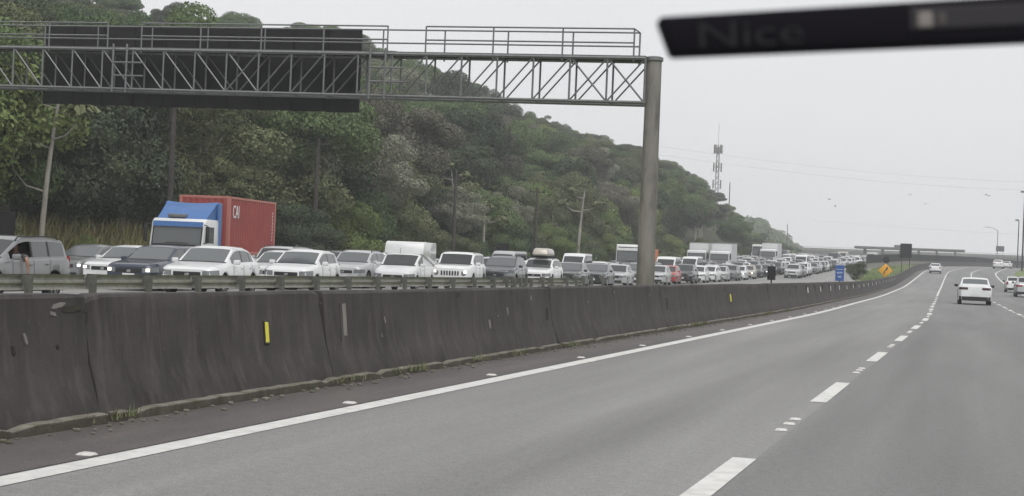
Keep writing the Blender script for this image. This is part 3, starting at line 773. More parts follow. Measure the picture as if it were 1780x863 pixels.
# ------------------------------------------------------------------ trucks
def prism(mb, prof, x0, x1, bev=.06, seg=2):
    bm = bmesh.new()
    vs = [bm.verts.new((x0, y, z)) for y, z in prof]; f = bm.faces.new(vs)
    ex = bmesh.ops.extrude_face_region(bm, geom=[f]); bmesh.ops.translate(bm, vec=(x1 - x0, 0, 0), verts=[v for v in ex['geom'] if isinstance(v, bmesh.types.BMVert)])
    if bev: bmesh.ops.bevel(bm, geom=bm.edges[:], offset=bev, segments=seg, affect='EDGES', profile=.5, clamp_overlap=True)
    bm.verts.index_update(); mb.add([v.co[:] for v in bm.verts], [[v.index for v in f.verts] for f in bm.faces]); bm.free(); return mb
def text_mesh(txt, size, depth, m):
    cu = bpy.data.curves.new('lettering', 'FONT'); cu.body = txt; cu.size = size; cu.extrude = depth; cu.resolution_u = 3; cu.align_x = 'CENTER'; cu.align_y = 'CENTER'
    o = bpy.data.objects.new('lettering', cu); COL.objects.link(o)
    dg = bpy.context.evaluated_depsgraph_get(); me = bpy.data.meshes.new_from_object(o.evaluated_get(dg)); me.materials.clear(); me.materials.append(m)
    COL.objects.unlink(o); bpy.data.objects.remove(o); bpy.data.curves.remove(cu); me.name = 'lettering'; return me
def corr(mb, L_, z0, z1, x, amp, y0, pitch=.28):
    """corrugated wall running along y, trapezoid ribs"""
    n = int(L_/pitch); pts = []
    for k in range(n):
        a = y0 - k*L_/n; w_ = L_/n
        pts += [(x, a), (x, a - w_*.28), (x - amp, a - w_*.42), (x - amp, a - w_*.78), (x, a - w_*.95)]
    pts.append((x, y0 - L_)); b = len(mb.v)
    for px, py in pts: mb.v += [(px, py, z0), (px, py, z1)]
    for i in range(len(pts)-1): mb.f.append((b+2*i, b+2*i+2, b+2*i+3, b+2*i+1))
    return mb
def container(root, y0, zb, L_=6.06, W_=2.44, H_=2.59):
    zt = zb + H_; hx = W_/2; parent = empty('container', (0, 0, 0), 0, root) if False else root
    for sx in (1, -1):
        for yy in (y0 - .08, y0 - L_ + .08): MB().rbox((sx*(hx - .08), yy, (zb+zt)/2), (.16, .16, H_), .015, 1).build('corner_post', M['cont_edge'], parent, 30)
        for zz, h in ((zb + .07, .14), (zt - .05, .1)): MB().rbox((sx*(hx - .05), y0 - L_/2, zz), (.1, L_ - .33, h), .012, 1).build('side_rail', M['cont_edge'], parent, 30)
        corr(MB(), L_ - .32, zb + .14, zt - .1, sx*(hx - .012), sx*.036, y0 - .16).build('side_wall', M['cont_red'], parent, 0)
        for k in range(9): MB().box((sx*(hx + .004 - .012), y0 - L_ + .42, zt - .55 - k*.16), (.008, .05, .11)).build('marking', M['sign_white'], parent, 0)
    for yy, nm in ((y0 - .03, 'front_wall'), (y0 - L_ + .03, 'door')):
        mb = MB(); corr(mb, W_ - .32, zb + .14, zt - .1, 0, .036, 0)
        mb.v = [(hx - .16 + v[1], yy - (v[0] if nm == 'front_wall' else -v[0]), v[2]) for v in mb.v]; mb.build(nm, M['cont_red'], parent, 0)
        for zz in (zb + .07, zt - .05): MB().rbox((0, yy - .02 if nm == 'front_wall' else yy + .02, zz), (W_ - .33, .1, .12), .012, 1).build('end_rail', M['cont_edge'], parent, 30)
    MB().box((0, y0 - L_/2, zt - .02), (W_ - .2, L_ - .2, .04)).build('roof_panel', M['cont_red'], parent, 0)
    MB().box((0, y0 - L_/2, zb + .05), (W_ - .2, L_ - .2, .06)).build('floor_panel', M['black'], parent, 0)
    return parent
def truck(loc, rz, label, deflector=None, load=None, visor='truck_white', high=False, name='truck', tint='truck_white', group='trucks in the queue'):
    root = empty(name, loc, rz); tag(root, label, 'truck', group)
    W_ = 2.46; hx = W_/2; zr = 2.75 if not high else 3.35
    MB_cab = prism(MB(), [(0, .52), (0, 1.60), (-.20, zr - .16), (-.36, zr), (-1.95, zr), (-1.95, .62), (-1.3, .62), (-1.2, .52)], -hx, hx, .07, 2)
    MB_cab.build('cab', M[tint], root, 40)
    sl = (.20) / (zr - .16 - 1.60)
    def fr(z): return -(z - 1.60) * sl
    def slab(nm, x0, x1, z0, z1, m, off=.012, t=.03):
        mb = MB(); a, b = fr(z0) if z0 > 1.60 else 0, fr(z1) if z1 > 1.60 else 0
        mb.add([(x0, a + off, z0), (x1, a + off, z0), (x1, b + off, z1), (x0, b + off, z1), (x0, a - t, z0), (x1, a - t, z0), (x1, b - t, z1), (x0, b - t, z1)],
               [(0, 1, 2, 3), (7, 6, 5, 4), (0, 4, 5, 1), (1, 5, 6, 2), (2, 6, 7, 3), (3, 7, 4, 0)])
        return mb.build(nm, m, root, 0)
    wt = 2.38 if not high else 2.70
    slab('windscreen', -1.1, 1.1, 1.64, wt, M['glass2'])
    slab('windscreen_frame', -1.14, 1.14, 1.56, 1.635, M['black'], .014)
    for sx in (1, -1): slab('windscreen_frame', sx*1.105 - .03, sx*1.105 + .03, 1.64, wt, M['black'], .016)
    slab('wiper', -.55, .5, 1.68, 1.71, M['black'], .03, .01)
    slab('sun_visor', -1.12, 1.12, wt + .02, min(zr - .03, wt + .24), M[visor], .10, .02)
    if high: slab('roof_band', -1.0, 1.0, 3.0, 3.08, M['black'], .012)
    slab('grille', -.85, .85, .95, 1.5, M['black'], .012)
    for k in range(4): slab('grille_bar', -.8, .8, 1.02 + k*.12, 1.055 + k*.12, M[tint], .03)
    slab('bumper', -1.2, 1.2, .42, .80, M['truck_white'] if not high else M['black'], .07, .1)
    for sx in (1, -1):
        slab('headlight', sx*.9 - .2, sx*.9 + .2, .84, 1.02, M['lamp'], .02)
        mb = MB(); mb.add([(sx*(hx+.006), -.34, 1.72), (sx*(hx+.006), -1.22, 1.72), (sx*(hx+.006), -1.22, 2.42), (sx*(hx+.006), -.5, 2.42)], [(0, 1, 2, 3)])
        mb2 = MB(); prism(mb2, [(-.32, 1.72), (-.48, 2.42), (-1.22, 2.42), (-1.22, 1.72)], sx*(hx - .02), sx*(hx + .008), 0); mb2.build('side_window', M['glass'], root, 0)
        MB().rbox((sx*(hx + .18), .02, 2.08), (.16, .12, .72), .04, 2).build('mirror', M['black'], root, 30)
        MB().tube([(sx*(hx - .03), -.1, 2.5), (sx*(hx + .18), .02, 2.46)], .02, 6).tube([(sx*(hx - .03), -.1, 1.7), (sx*(hx + .18), .02, 1.72)], .02, 6).build('mirror_arm', M['black'], root, 30)
        MB().rbox((sx*(hx + .0), -1.15, 1.5), (.05, .18, .05), .01, 1).build('door_handle', M['black'], root, 30)
    ln = 2.1 + (load[1] if load else 4)
    MB().rbox((0, -ln/2 - .4, .86), (.9, ln - .6, .28), .02, 1).build('chassis', M['black'], root, 0)
    ty = MB(); ty.lathe([(.3, -.14), (.47, -.15), (.5, -.1), (.5, .1), (.47, .15), (.3, .14)], 'x', 24); tym = ty.mesh('tyre', M['rubber'], 40)
    rm = MB(); rm.lathe([(.3, .05), (.3, .145), (.26, .14), (.2, .07), (.1, .12), (.02, .12)], 'x', 20); rmm = rm.mesh('rim', M['rim'], 40)
    for yy in (-1.0, -ln + 1.9, -ln + .7):
        for sx in (1, -1):
            t = place('wheel', tym, root, (sx*1.04, yy, .5), 0 if sx > 0 else math.pi); place('rim', rmm, t)
    if deflector:
        a = []
        n = 8; d = MB()
        for i in range(n+1):
            u = -1 + 2*i/n; x = u*1.14
            sag = .07*(1 - u*u)
            d.v += [(x*.98, -.42 - .1*u*u, zr + .005), (x, -.95 - .12*u*u, zr + .36), (x*1.04, -1.72, zr + .80 - sag), (x*1.04, -1.8, zr + .78 - sag), (x*.98, -1.8, zr + .005)]
        for i in range(n):
            for k in range(4): d.f.append((i*5+k, i*5+k+1, i*5+k+6, i*5+k+5))
            d.f.append((i*5+4, i*5, i*5+5, i*5+9))
        d.f += [tuple(range(5)), tuple(n*5+k for k in (4, 3, 2, 1, 0))]
        d.build('wind_deflector', M[deflector], root, 50)
        for sx in (1, -1): prism(MB(), [(-1.82, .95), (-1.62, zr + .76), (-2.1, zr + .76), (-2.1, .95)], sx*1.14, sx*1.25, .03, 1).build('side_fairing', M[deflector], root, 30)
        MB().rbox((.18, -.55, zr + .12), (.82, .35, .16), .04, 2).build('roof_lamp_bar', M['steel'], root, 30)
    if load:
        kind, L_ = load
        if kind == 'container':
            pass
        elif kind == 'box':
            MB().rbox((0, -2.25 - L_/2, 2.35), (2.5, L_, 2.75), .03, 1).build('box_body', M['truck_white'], root, 30)
            for zz in (1.02, 3.70): MB().rbox((0, -2.25 - L_/2, zz), (2.54, L_ + .03, .08), .015, 1).build('box_rail', M['steel'], root, 30)
            for sx in (1, -1):
                for k in range(int(L_/1.2)): MB().box((sx*1.255, -2.25 - .6 - k*1.2, 2.35), (.02, .05, 2.6)).build('box_rib', M['steel'], root, 0)
        elif kind == 'dump':
            prism(MB(), [(-2.2, 1.1), (-2.2, 3.05), (-2.2 - L_, 2.95), (-2.2 - L_ + .15, 1.1)], -1.22, 1.22, .04, 1).build('tipper_body', M['orange'], root, 30)
            for k in range(5):
                for sx in (1, -1): MB().box((sx*1.25, -2.5 - k*(L_-.6)/4, 2.05), (.06, .1, 1.75)).build('body_rib', M['orange'], root, 0)
    return root

J1, J2, J3, J4 = -21.7, -25.2, -28.7, -32.2
def jam_truck(off, sf, label, yaw=5, **k):
    r_ = truck(jam_pos(off, sf), math.pi + R(yaw) + head(sf), label, **k); r_.rotation_euler.x = -math.atan((zp(sf+4) - zp(sf)) / 4); return r_
tr = jam_truck(-32.9, 57.3, 'white cab-over truck with blue roof deflector hauling the red container', 6.5, deflector='truck_blue', visor='truck_blue', load=('container', 6.1))
cont = empty('shipping_container', jam_pos(-32.9, 57.3), math.pi + R(6.5)); tag(cont, 'red corrugated shipping container behind the blue-topped truck cab', 'container')
container(cont, -2.95, 1.28, 6.06)
lg = text_mesh('CAI', .62, .006, M['sign_white'])
o = place('lettering', lg, cont, (-1.2295, -3.72, 3.17)); o.rotation_euler = (R(90), 0, R(-90)); o.scale = (.8, 1.35, 1)

# ------------------------------------------------------------------ the queue, nearest lane first
G2 = M['glass2']
A = jam_car('wagon', 'oldsilver', -21.9, 27.7, 'silver estate car at the left edge, an arm hanging from its driver window', 4, skip={('side_window', 0, -1)}, winmat={('side_window', 1, -1): M['glass2'], ('side_window', 2, -1): G2})
jam_car('sedan', 'white', J1, 37.7, 'white saloon in front of the truck cab, nearest white car to the left', 9, glass=G2)
jam_car('hatch', 'white', J1 - .1, 44.4, 'white hatchback below the red container, people behind its windscreen', 8, glass=G2)
D = jam_car('van', 'white', J1, 53.7, 'small white delivery van with a tall raised cargo box', 7, name='delivery_van', cat='van')
bx = MB(); prism(bx, [(.0, 1.40), (.40, 1.47), (.22, 1.90), (.08, 1.975), (-2.04, 1.975), (-2.09, 1.40), (-1.9, 1.0)], -.80, .80, .06, 2); bx.build('cargo_box', PAINT['white'], D, 35)
MB().tube([(.1, .55, 1.48), (.1, .45, 1.72)], .008, 5).build('antenna', M['black'], D, 0)
jam_car('boxy', 'white', J1, 60.6, 'boxy white off-roader with seven-slot grille beside the white van', 7, lit=1, name='off_roader')
jam_car('suv', 'darkgrey', J1, 67.6, 'dark grey sport utility vehicle behind the guardrail end', 5, glass=G2)
rbx = jam_car('suv', 'white', J1, 74.6, 'white estate car carrying a grey roof box', 4)
rb = MB(); rb.rbox((0, 0, .2), (.95, 1.9, .4), .14, 4, taper=.82); rbo = rb.build('roof_box', PAINT['beige'], None, 40); _p = jam_pos(J1, 74.6 + 2.5)
rbo.location = (_p[0], _p[1], _p[2] + 1.72); rbo.rotation_euler.z = math.pi + R(4); tag(rbo, 'pale rounded roof box strapped on the white estate car', 'roof box')
rbb = MB()
for y in (-.5, .5): rbb.box((0, y, -.06), (1.2, .06, .1))
rbb.build('roof_bar', M['black'], rbo, 0)
jam_car('sedan', 'black', J1, 81.2, 'black saloon behind the bare guardrail posts', 5, glass=G2)
jam_car('sedan', 'darkgrey', J1, 88.0, 'dark grey saloon between the black saloon and the gantry column', 4, glass=G2)
jam_car('sedan', 'silver', J1, 94.0, 'silver saloon with a dark front wheel just left of the gantry column', 4)
jam_car('suv', 'grey', J1, 101.0, 'grey sport utility vehicle half hidden by the gantry column', 3, glass=G2)
jam_car('hatch', 'silver', J1, 108.5, 'silver hatchback showing just right of the gantry column', 3)
jam_car('hatch', 'red', J1 - .3, 114.6, 'red hatchback, the only red car in the queue', 2)
jam_car('suv', 'black', J1, 120.5, 'black sport utility vehicle right of the red hatchback', 2)
jam_car('hatch', 'white', J1, 127.2, 'white hatchback between the black vehicle and the wider white car', 2)
jam_car('hatch', 'white', J1, 133.8, 'white hatchback with clear front view, headlights unlit, right of the column', -3)
jam_car('hatch', 'silver', J1, 140.2, 'silver hatchback close behind the frontmost white hatchback right of the column', 2)
jam_car('suv', 'grey', J1, 147.0, 'grey vehicle below the white box truck', 2)
jam_car('hatch', 'white', J1, 153.6, 'white car with lit headlamps left of the small dark sign', 2, lit=1)
jam_car('hatch', 'beige', J1, 160.6, 'pale car with lit headlamps right beside the small dark sign', 2, lit=1)
# second to fourth lanes, the ones the photograph lets one pick out
jam_car('sedan', 'darkblue', J2, 40.6, 'dark saloon with both headlamps lit between two white cars', 5, lit=1, glass=G2)
jam_car('sedan', 'white', J3, 44.6, 'white saloon mostly behind the dark saloon with lit headlamps', 5, lit=1, glass=G2)
jam_car('hatch', 'grey', J4, 47.6, 'grey hatchback with lit headlamps in front of the straw-coloured grass', 4, lit=1, glass=G2)
jam_car('sedan', 'white', J2, 49.6, 'white saloon squeezed between the two nearest white cars below the container', 5, glass=G2)
jam_car('suv', 'silver', J2, 57.2, 'silver sport utility vehicle with roof rails left of the white delivery van', 5, glass=G2)
jam_car('suv', 'white', J3, 68.4, 'white car peeping out left of the small delivery van', 3)
jam_car('hatch', 'silver', J2, 64.5, 'silver hatchback glimpsed behind the white delivery van', 4)
jam_car('sedan', 'grey', J2, 72.0, 'grey saloon hidden behind the boxy white off-roader', 4)
jam_car('hatch', 'white', J2, 84.5, 'white hatchback between the roof-box car and the black saloon', 4, glass=G2)
jam_car('hatch', 'black', J2, 92.5, 'black car roof behind the black saloon', 4)
jam_car('bigvan', 'white', J3, 110.5, 'white panel van standing taller behind the dark grey saloon', 3, name='van', cat='van')
jam_car('sedan', 'grey', J2, 101.5, 'grey saloon roof behind the dark grey saloon', 3)
jam_car('sedan', 'darkgrey', J2, 109.5, 'dark saloon left of the white truck behind the gantry column', 3)
jam_car('bigvan', 'white', J2, 131.0, 'white van with a tall windscreen right of the gantry column', 2, name='van', cat='van')
jam_truck(J4, 149.0, 'white high-cab truck just left of the gantry column', 3, high=True, load=('dump', 11.5))
jam_truck(J4, 191.0, 'low white truck with pale cab in front of the trees', 2, load=('box', 4.0))
jam_truck(J3, 187.5, 'white box truck, tallest of the far trucks', 2, high=False, load=('box', 6.5))
jam_truck(J4, 250.0, 'dark-topped truck far off below the hill end', 0, high=True, load=('dump', 6.0), visor='black')
jam_truck(J3, 236.0, 'white truck far off right of the dark-topped truck', 0, load=('box', 5.0))
# the rest of the jam
taken = {J1: [(20, 166)], J2: [(36, 55.8), (56, 70), (71, 77.5), (83.5, 97.5), (100.5, 115), (130, 138)], J3: [(40, 50), (69.5, 77.5), (109.5, 117), (186, 200), (235, 246)], J4: [(40, 71), (148, 166), (190, 200), (249, 262)]}
cols = ['white']*7 + ['silver']*6 + ['grey']*4 + ['black']*4 + ['darkgrey']*4 + ['darkblue'] + ['beige'] + ['red']*(1 if False else 0)
kinds = ['hatch']*5 + ['sedan']*5 + ['suv']*4 + ['boxy'] + ['bigvan']*1
word = {'white': 'white', 'silver': 'silver', 'grey': 'grey', 'black': 'black', 'darkgrey': 'dark grey', 'darkblue': 'dark blue', 'beige': 'beige', 'red': 'red'}
for off in (J1, J2, J3, J4, -35.4, -18.2, -14.8):
    s = {J1: 167.5, J2: 78, J3: 51, J4: 73, -35.4: 150, -18.2: 172, -14.8: 300}[off]
    while s < 395:
        col = rnd.choice(cols); kd = rnd.choice(kinds); L_ = CARS[kd]['L']
        if not any(a - L_ < s < b for a, b in taken.get(off, [])):
            z_ = 'mid' if s < 130 else ('far' if s < 230 else 'deep')
            lb = {'mid': '%s vehicle hemmed in behind the nearest queue of cars' % word[col], 'far': '%s car in the crowded middle of the distant jam' % word[col], 'deep': 'tiny %s car at the far end of the jam near the bridge' % word[col]}[z_]
            jam_car(kd, col, off + rnd.uniform(-.25, .25), s, lb, rnd.uniform(-1.5, 3), full=s < 110, lit=1 if rnd.random() < .1 else 0,
                    group={'mid': 'cars in the rear queues', 'far': 'cars in the distant jam', 'deep': 'cars at the far end of the jam'}[z_])
        s += L_ + (rnd.uniform(1.2, 3.2) if s < 260 else rnd.uniform(2.5, 5))
# ------------------------------------------------------------------ our carriageway: cars driving away
def fwd_car(kind, col, x, s, label, **k):
    s += CARS[kind]['L']/2; sl = math.atan((zp(s+2) - zp(s-2))/4)
    return car(kind, col, (x, s, zp(s)), head(s), label, k.pop('group', 'cars driving away on our road'), rx=sl, **k)
fwd_car('sedan', 'white', -.22 + .1, 83.0, 'white coupe-like car with smoked tail lights ahead in the middle lane', tail='tail_dark', mirror=M['black'], glass=G2)
fwd_car('hatch', 'white', -5.95, 229, 'small white car far ahead in the left lane by the barrier', glass=G2)
fwd_car('hatch', 'white', 3.35, 147, 'white car in the right lane, the farther of two at the right edge', mirror=M['black'])
fwd_car('suv', 'silver', 3.75, 124, 'silver car cut by the right edge of the picture', mirror=M['black'])
fwd_car('boxy', 'white', 3.7, 292, 'white van-like car on the rise, left of a pair', full=False)
fwd_car('hatch', 'white', 5.6, 312, 'white hatchback on the rise, right of a pair', full=False)

# ------------------------------------------------------------------ driver with an arm out of the window of the estate car
def skin_obj(name, verts, edges, radii, m, parent=None, root=0, sub=1):
    me = bpy.data.meshes.new(name); me.from_pydata(verts, edges, []); me.materials.append(m)
    o = place(name, me, parent); sk = o.modifiers.new('skin', 'SKIN'); sk.use_smooth_shade = True
    for i, r_ in enumerate(radii):
        v = me.skin_vertices[0].data[i]; v.radius = r_ if isinstance(r_, tuple) else (r_, r_); v.use_root = (i == root)
    if sub: ss_ = o.modifiers.new('subdivision', 'SUBSURF'); ss_.levels = sub; ss_.render_levels = sub
    return o
def estate(x, y, z):                       # car-local (front +y) to world
    return A.matrix_basis @ Vector((x, y, z))
PV = [(-.36, -.12, .50), (-.36, -.14, .68), (-.36, -.17, .92), (-.36, -.19, 1.04), (-.36, -.19, 1.12), (-.36, -.17, 1.22), (-.36, -.155, 1.31),      # pelvis .. head
      (-.55, -.14, 1.00), (-.80, .06, .985), (-.915, .22, .96), (-.93, .20, .86), (-.935, .17, .74), (-.935, .165, .69),                                 # left arm over the sill, forearm down
      (-.17, -.12, .99), (-.15, .08, .84), (-.3, .3, .9),                                                                                            # right arm to the wheel
      (-.45, .0, .47), (-.45, .38, .52), (-.45, .52, .30), (-.27, .0, .47), (-.27, .38, .52), (-.27, .52, .30)]
PE = [(0, 1), (1, 2), (2, 3), (3, 4), (4, 5), (5, 6), (3, 7), (7, 8), (8, 9), (9, 10), (10, 11), (11, 12), (3, 13), (13, 14), (14, 15), (0, 16), (16, 17), (17, 18), (0, 19), (19, 20), (20, 21)]
PR = [(.16, .12), (.15, .11), (.17, .11), (.10, .08), .055, (.075, .09), (.065, .075), .06, .052, .048, .042, .034, (.04, .018), .06, .05, .04, .085, .065, .05, .085, .065, .05]
per = skin_obj('person', PV, PE, PR, M['skin']); per.matrix_basis = A.matrix_basis.copy()
tag(per, 'driver in a grey shirt with one arm hanging out of the silver estate car', 'person')
sh = skin_obj('shirt', [PV[i] for i in (0, 1, 2, 3, 7, 8, 9, 13, 14)], [(0, 1), (1, 2), (2, 3), (3, 4), (4, 5), (5, 6), (3, 7), (7, 8)], [(.175, .135), (.165, .125), (.185, .125), (.11, .09), .075, .072, .066, .075, .065], M['shirt'], per)
hr = skin_obj('hair', [(-.36, -.21, 1.24), (-.36, -.2, 1.33), (-.36, -.15, 1.37)], [(0, 1), (1, 2)], [(.07, .05), (.078, .07), (.06, .05)], M['hair'], per)
for k, (dy, ln) in enumerate(((.03, .07), (.012, .085), (-.006, .08), (-.024, .065))):
    skin_obj('finger', [(-.935, .165 + dy, .69), (-.94, .165 + dy*1.2, .69 - ln*.55), (-.93, .165 + dy*1.2, .69 - ln)], [(0, 1), (1, 2)], [.010, .009, .008], M['skin'], per, sub=1)
skin_obj('thumb', [(-.935, .19, .725), (-.945, .215, .70), (-.94, .222, .675)], [(0, 1), (1, 2)], [.011, .010, .008], M['skin'], per)
st = MB(); st.rbox((-.36, -.12, .36), (.5, .5, .16), .05, 2); st.rbox((-.36, -.36, .75), (.48, .14, .75), .05, 2); st.rbox((-.36, -.42, 1.18), (.26, .1, .2), .04, 2)
st.build('seat', M['seat'], A, 40)
st = MB(); st.rbox((.36, -.12, .36), (.5, .5, .16), .05, 2); st.rbox((.36, -.36, .75), (.48, .14, .75), .05, 2); st.build('seat', M['seat'], A, 40)
# ------------------------------------------------------------------ hillside and forest
_rs = np.array([0, 60, 188, 247, 300, 334, 373, 395, 430, 480.])
_rx = np.array([-108, -110, -115, -110, -98, -90, -70, -57, -50, -48.])
_rh = np.array([36, 37, 38.5, 41, 37, 33.5, 25, 17, 10, 7.])
def foot(s): return -40.5 + (cx(s) if s < 300 else cx(300) + .0*(s-300))
def terrain(X, s):
    Xf = foot(s); Xr = float(np.interp(s, _rs, _rx)); Hr = float(np.interp(s, _rs, _rh)); base = min(zp(s), 4) - .5
    t = (Xf - X) / (Xf - Xr)
    if t < 0: return base
    top = max(base + 1, Hr - 9.5)
    f = t**.88 if t < 1 else 1 - .25*(t - 1)
    return base + (top - base) * f + (.9*math.sin(X*.21 + s*.13) + .7*math.sin(s*.31 - X*.1)) * min(1, t*3)
hb = MB(); ns, nx_ = 66, 34
for i in range(ns):
    s = 20 + i*7.1
    for j in range(nx_):
        X = foot(s) - j*3.4 * (1 + j*.006); hb.v.append((X, s, terrain(X, s)))
for i in range(ns-1):
    for j in range(nx_-1): hb.f.append((i*nx_+j, i*nx_+j+1, (i+1)*nx_+j+1, (i+1)*nx_+j))
tag(hb.build('hillside', M['soil'], None, 180), kind='structure')

def leaves(mb, pts, nrm, size, r_, asp=1.7):
    """numpy-built rhombic leaf sprays"""
    n = len(pts)
    nrm = nrm + r_.normal(0, .55, (n, 3)); nrm /= np.linalg.norm(nrm, axis=1)[:, None]
    t = np.cross(nrm, r_.normal(0, 1, (n, 3))); t /= np.linalg.norm(t, axis=1)[:, None]; b = np.cross(nrm, t)
    sz = size * r_.uniform(.6, 1.35, n)[:, None]
    v = np.stack([pts - t*sz*asp/2, pts - b*sz/2 + nrm*sz*.12, pts + t*sz*asp/2, pts + b*sz/2 + nrm*sz*.12], 1).reshape(-1, 3)
    base = len(mb.v); mb.v += [tuple(p) for p in v.tolist()]
    mb.f += [(base+4*i, base+4*i+1, base+4*i+2, base+4*i+3) for i in range(n)]
def ico(mb, c, r3, r_, sub=2):
    bm = bmesh.new(); bmesh.ops.create_icosphere(bm, subdivisions=sub, radius=1)
    for v in bm.verts:
        k = 1 + r_.uniform(-.12, .12); v.co = Vector((c[0] + v.co.x*r3[0]*k, c[1] + v.co.y*r3[1]*k, c[2] + v.co.z*r3[2]*k))
    bm.verts.index_update(); mb.add([v.co[:] for v in bm.verts], [[v.index for v in f.verts] for f in bm.faces]); bm.free()
def crown(seed, lobes, n_per, size, core=.62, asp=1.7):
    r_ = np.random.default_rng(seed); mb = MB()
    C_ = np.array([l[:3] for l in lobes]); R_ = np.array([l[3] for l in lobes]); Fz = np.array([l[4] for l in lobes])
    for i, (x, y, z, rad, fl) in enumerate(lobes):
        if core: ico(mb, (x, y, z), (rad*core, rad*core, rad*fl*core), r_, 1)
        n = int(n_per * rad**2)
        d = r_.normal(0, 1, (n, 3)); d[:, 2] += .25; d /= np.linalg.norm(d, axis=1)[:, None]
        p = C_[i] + d * np.array([rad, rad, rad*fl]) * r_.uniform(.74, 1.12, n)[:, None]
        keep = np.ones(n, bool)
        for j in range(len(lobes)):
            if j != i:
                q = (p - C_[j]) / np.array([R_[j], R_[j], R_[j]*Fz[j]]); keep &= (q*q).sum(1) > .62
        leaves(mb, p[keep], d[keep], size, r_, asp)
    return mb
def lobeset(seed, R0, H0, n, spread=1., fl=.8, flat=False):
    r_ = random.Random(seed); out = [(0, 0, H0, R0*.62, fl)]
    for k in range(n):
        a = 2.4*k + r_.uniform(-.4, .4); q = math.sqrt((k + .6)/n) * R0*.78*spread
        z = H0 + (r_.uniform(-.15, .15)*R0 if flat else (R0*.55*(1 - (q/R0)**2) * r_.choice((1, 1, .4, -.6)) + r_.uniform(-.2, .2)*R0))
        out.append((q*math.cos(a), q*math.sin(a), z, R0*r_.uniform(.18, .42), fl*r_.uniform(.7, 1.1)))
    return out
def trunk(seed, lobes, H0, r0, lean=.4, n_l=6):
    r_ = random.Random(seed); mb = MB()
    top = Vector((r_.uniform(-lean, lean), r_.uniform(-lean, lean), H0*.82))
    pts = [Vector((0, 0, -1)), Vector((top.x*.2, top.y*.3, H0*.25)), Vector((top.x*.6, top.y*.5, H0*.55)), top]
    mb.tube(pts, [r0*1.25, r0, r0*.8, r0*.55], 8)
    for l in lobes[1:1+n_l]:
        e = Vector(l[:3]); st_ = pts[2].lerp(pts[3], r_.uniform(0, .9)); mid = st_.lerp(e, .5) + Vector((0, 0, -.15*(e - st_).length))
        mb.tube([st_, mid, e], [r0*.45, r0*.32, r0*.14], 6)
    return mb
PROTO = []
def proto(kind, seed, R0, H0, n, n_per, size, leafs, fl=.8, flat=False, r0=.22, core=.60, wood='wood', asp=1.7, spread=1., nl=6):
    lb = lobeset(seed, R0, H0, n, spread, fl, flat)
    cm = crown(seed, lb, n_per, size, core, asp); top = float(np.quantile(np.array([v[2] for v in cm.v]), .998))
    PROTO.append((kind, cm.mesh('crown', LEAF['mid'], 0, fix=False), trunk(seed+1, lb, H0, r0, n_l=nl).mesh('trunk', M[wood], 60), leafs, R0, H0, top))
proto('round', 1, 4.0, 7.0, 16, 1058, 0.110, ('dark', 'mid', 'mid', 'olive'))
proto('round', 2, 4.6, 7.8, 20, 947, 0.117, ('dark', 'mid', 'mid', 'brown'))
proto('round', 3, 3.4, 6.0, 13, 1170, 0.099, ('mid', 'olive', 'light', 'dark'))
proto('round', 4, 5.2, 8.6, 25, 838, 0.125, ('dark', 'mid', 'dark', 'olive'))
proto('flat', 5, 4.8, 9.0, 15, 838, 0.117, ('dark', 'mid', 'brown', 'mid'), fl=.45, flat=True, core=.6, wood='pale_wood')
proto('flat', 6, 4.0, 9.6, 12, 838, 0.110, ('olive', 'mid', 'dark', 'mid'), fl=.5, flat=True, core=.55, wood='pale_wood')
proto('sparse', 7, 3.6, 8.2, 15, 556, 0.102, ('olive', 'mid', 'dark', 'pale', 'mid'), fl=.7, core=.4, wood='pale_wood', spread=1.15)
proto('sparse', 8, 4.2, 8.8, 17, 473, 0.125, ('olive', 'pale', 'mid', 'brown', 'mid'), fl=.6, core=.35, wood='pale_wood', spread=1.15)
proto('tall', 9, 3.2, 8.2, 17, 1058, 0.102, ('dark', 'mid', 'dark'), fl=1.15)
proto('bush', 10, 2.6, 2.4, 12, 1452, 0.081, ('mid', 'light', 'olive', 'dark'), fl=.85, r0=.1, nl=3)
proto('bush', 11, 3.2, 3.0, 15, 1285, 0.092, ('dark', 'mid', 'olive'), fl=.85, r0=.12, nl=3)
BY = {}
for p in PROTO: BY.setdefault(p[0], []).append(p)
# palm crown: arching fronds
def palm_mesh(seed, nf=16, ln=2.8):
    r_ = random.Random(seed); mb = MB()
    for k in range(nf):
        a = 2*math.pi*k/nf + r_.uniform(-.2, .2); up = r_.uniform(.1, .9); pts = []
        for i in range(7):
            u = i/6; rr_ = ln*u*(1 - .12*u); z = ln*(up*u - (.75 + up*.4)*u*u)
            pts.append(Vector((rr_*math.cos(a), rr_*math.sin(a), z)))
        for i in range(6):
            p, q = pts[i], pts[i+1]; side = Vector((-math.sin(a), math.cos(a), 0)); w_ = .42*math.sin(math.pi*(i+.8)/7.2)
            for sg_ in (1, -1):
                b = len(mb.v); mb.v += [tuple(p), tuple(q), tuple(q + side*sg_*w_*1.0 + Vector((0, 0, -.22)) + (q-p)*.5), tuple(p + side*sg_*w_*.7 + Vector((0, 0, -.2)) + (q-p)*.4)]; mb.f.append((b, b+1, b+2, b+3))
    return mb.mesh('crown', LEAF['dark'], 0, fix=False)
palm_cr = palm_mesh(3); pt = MB(); pt.tube([(0, 0, -1), (.1, 0, 2.5), (.05, .1, 6)], [.2, .16, .13], 8); palm_tr = pt.mesh('trunk', M['wood'], 60)

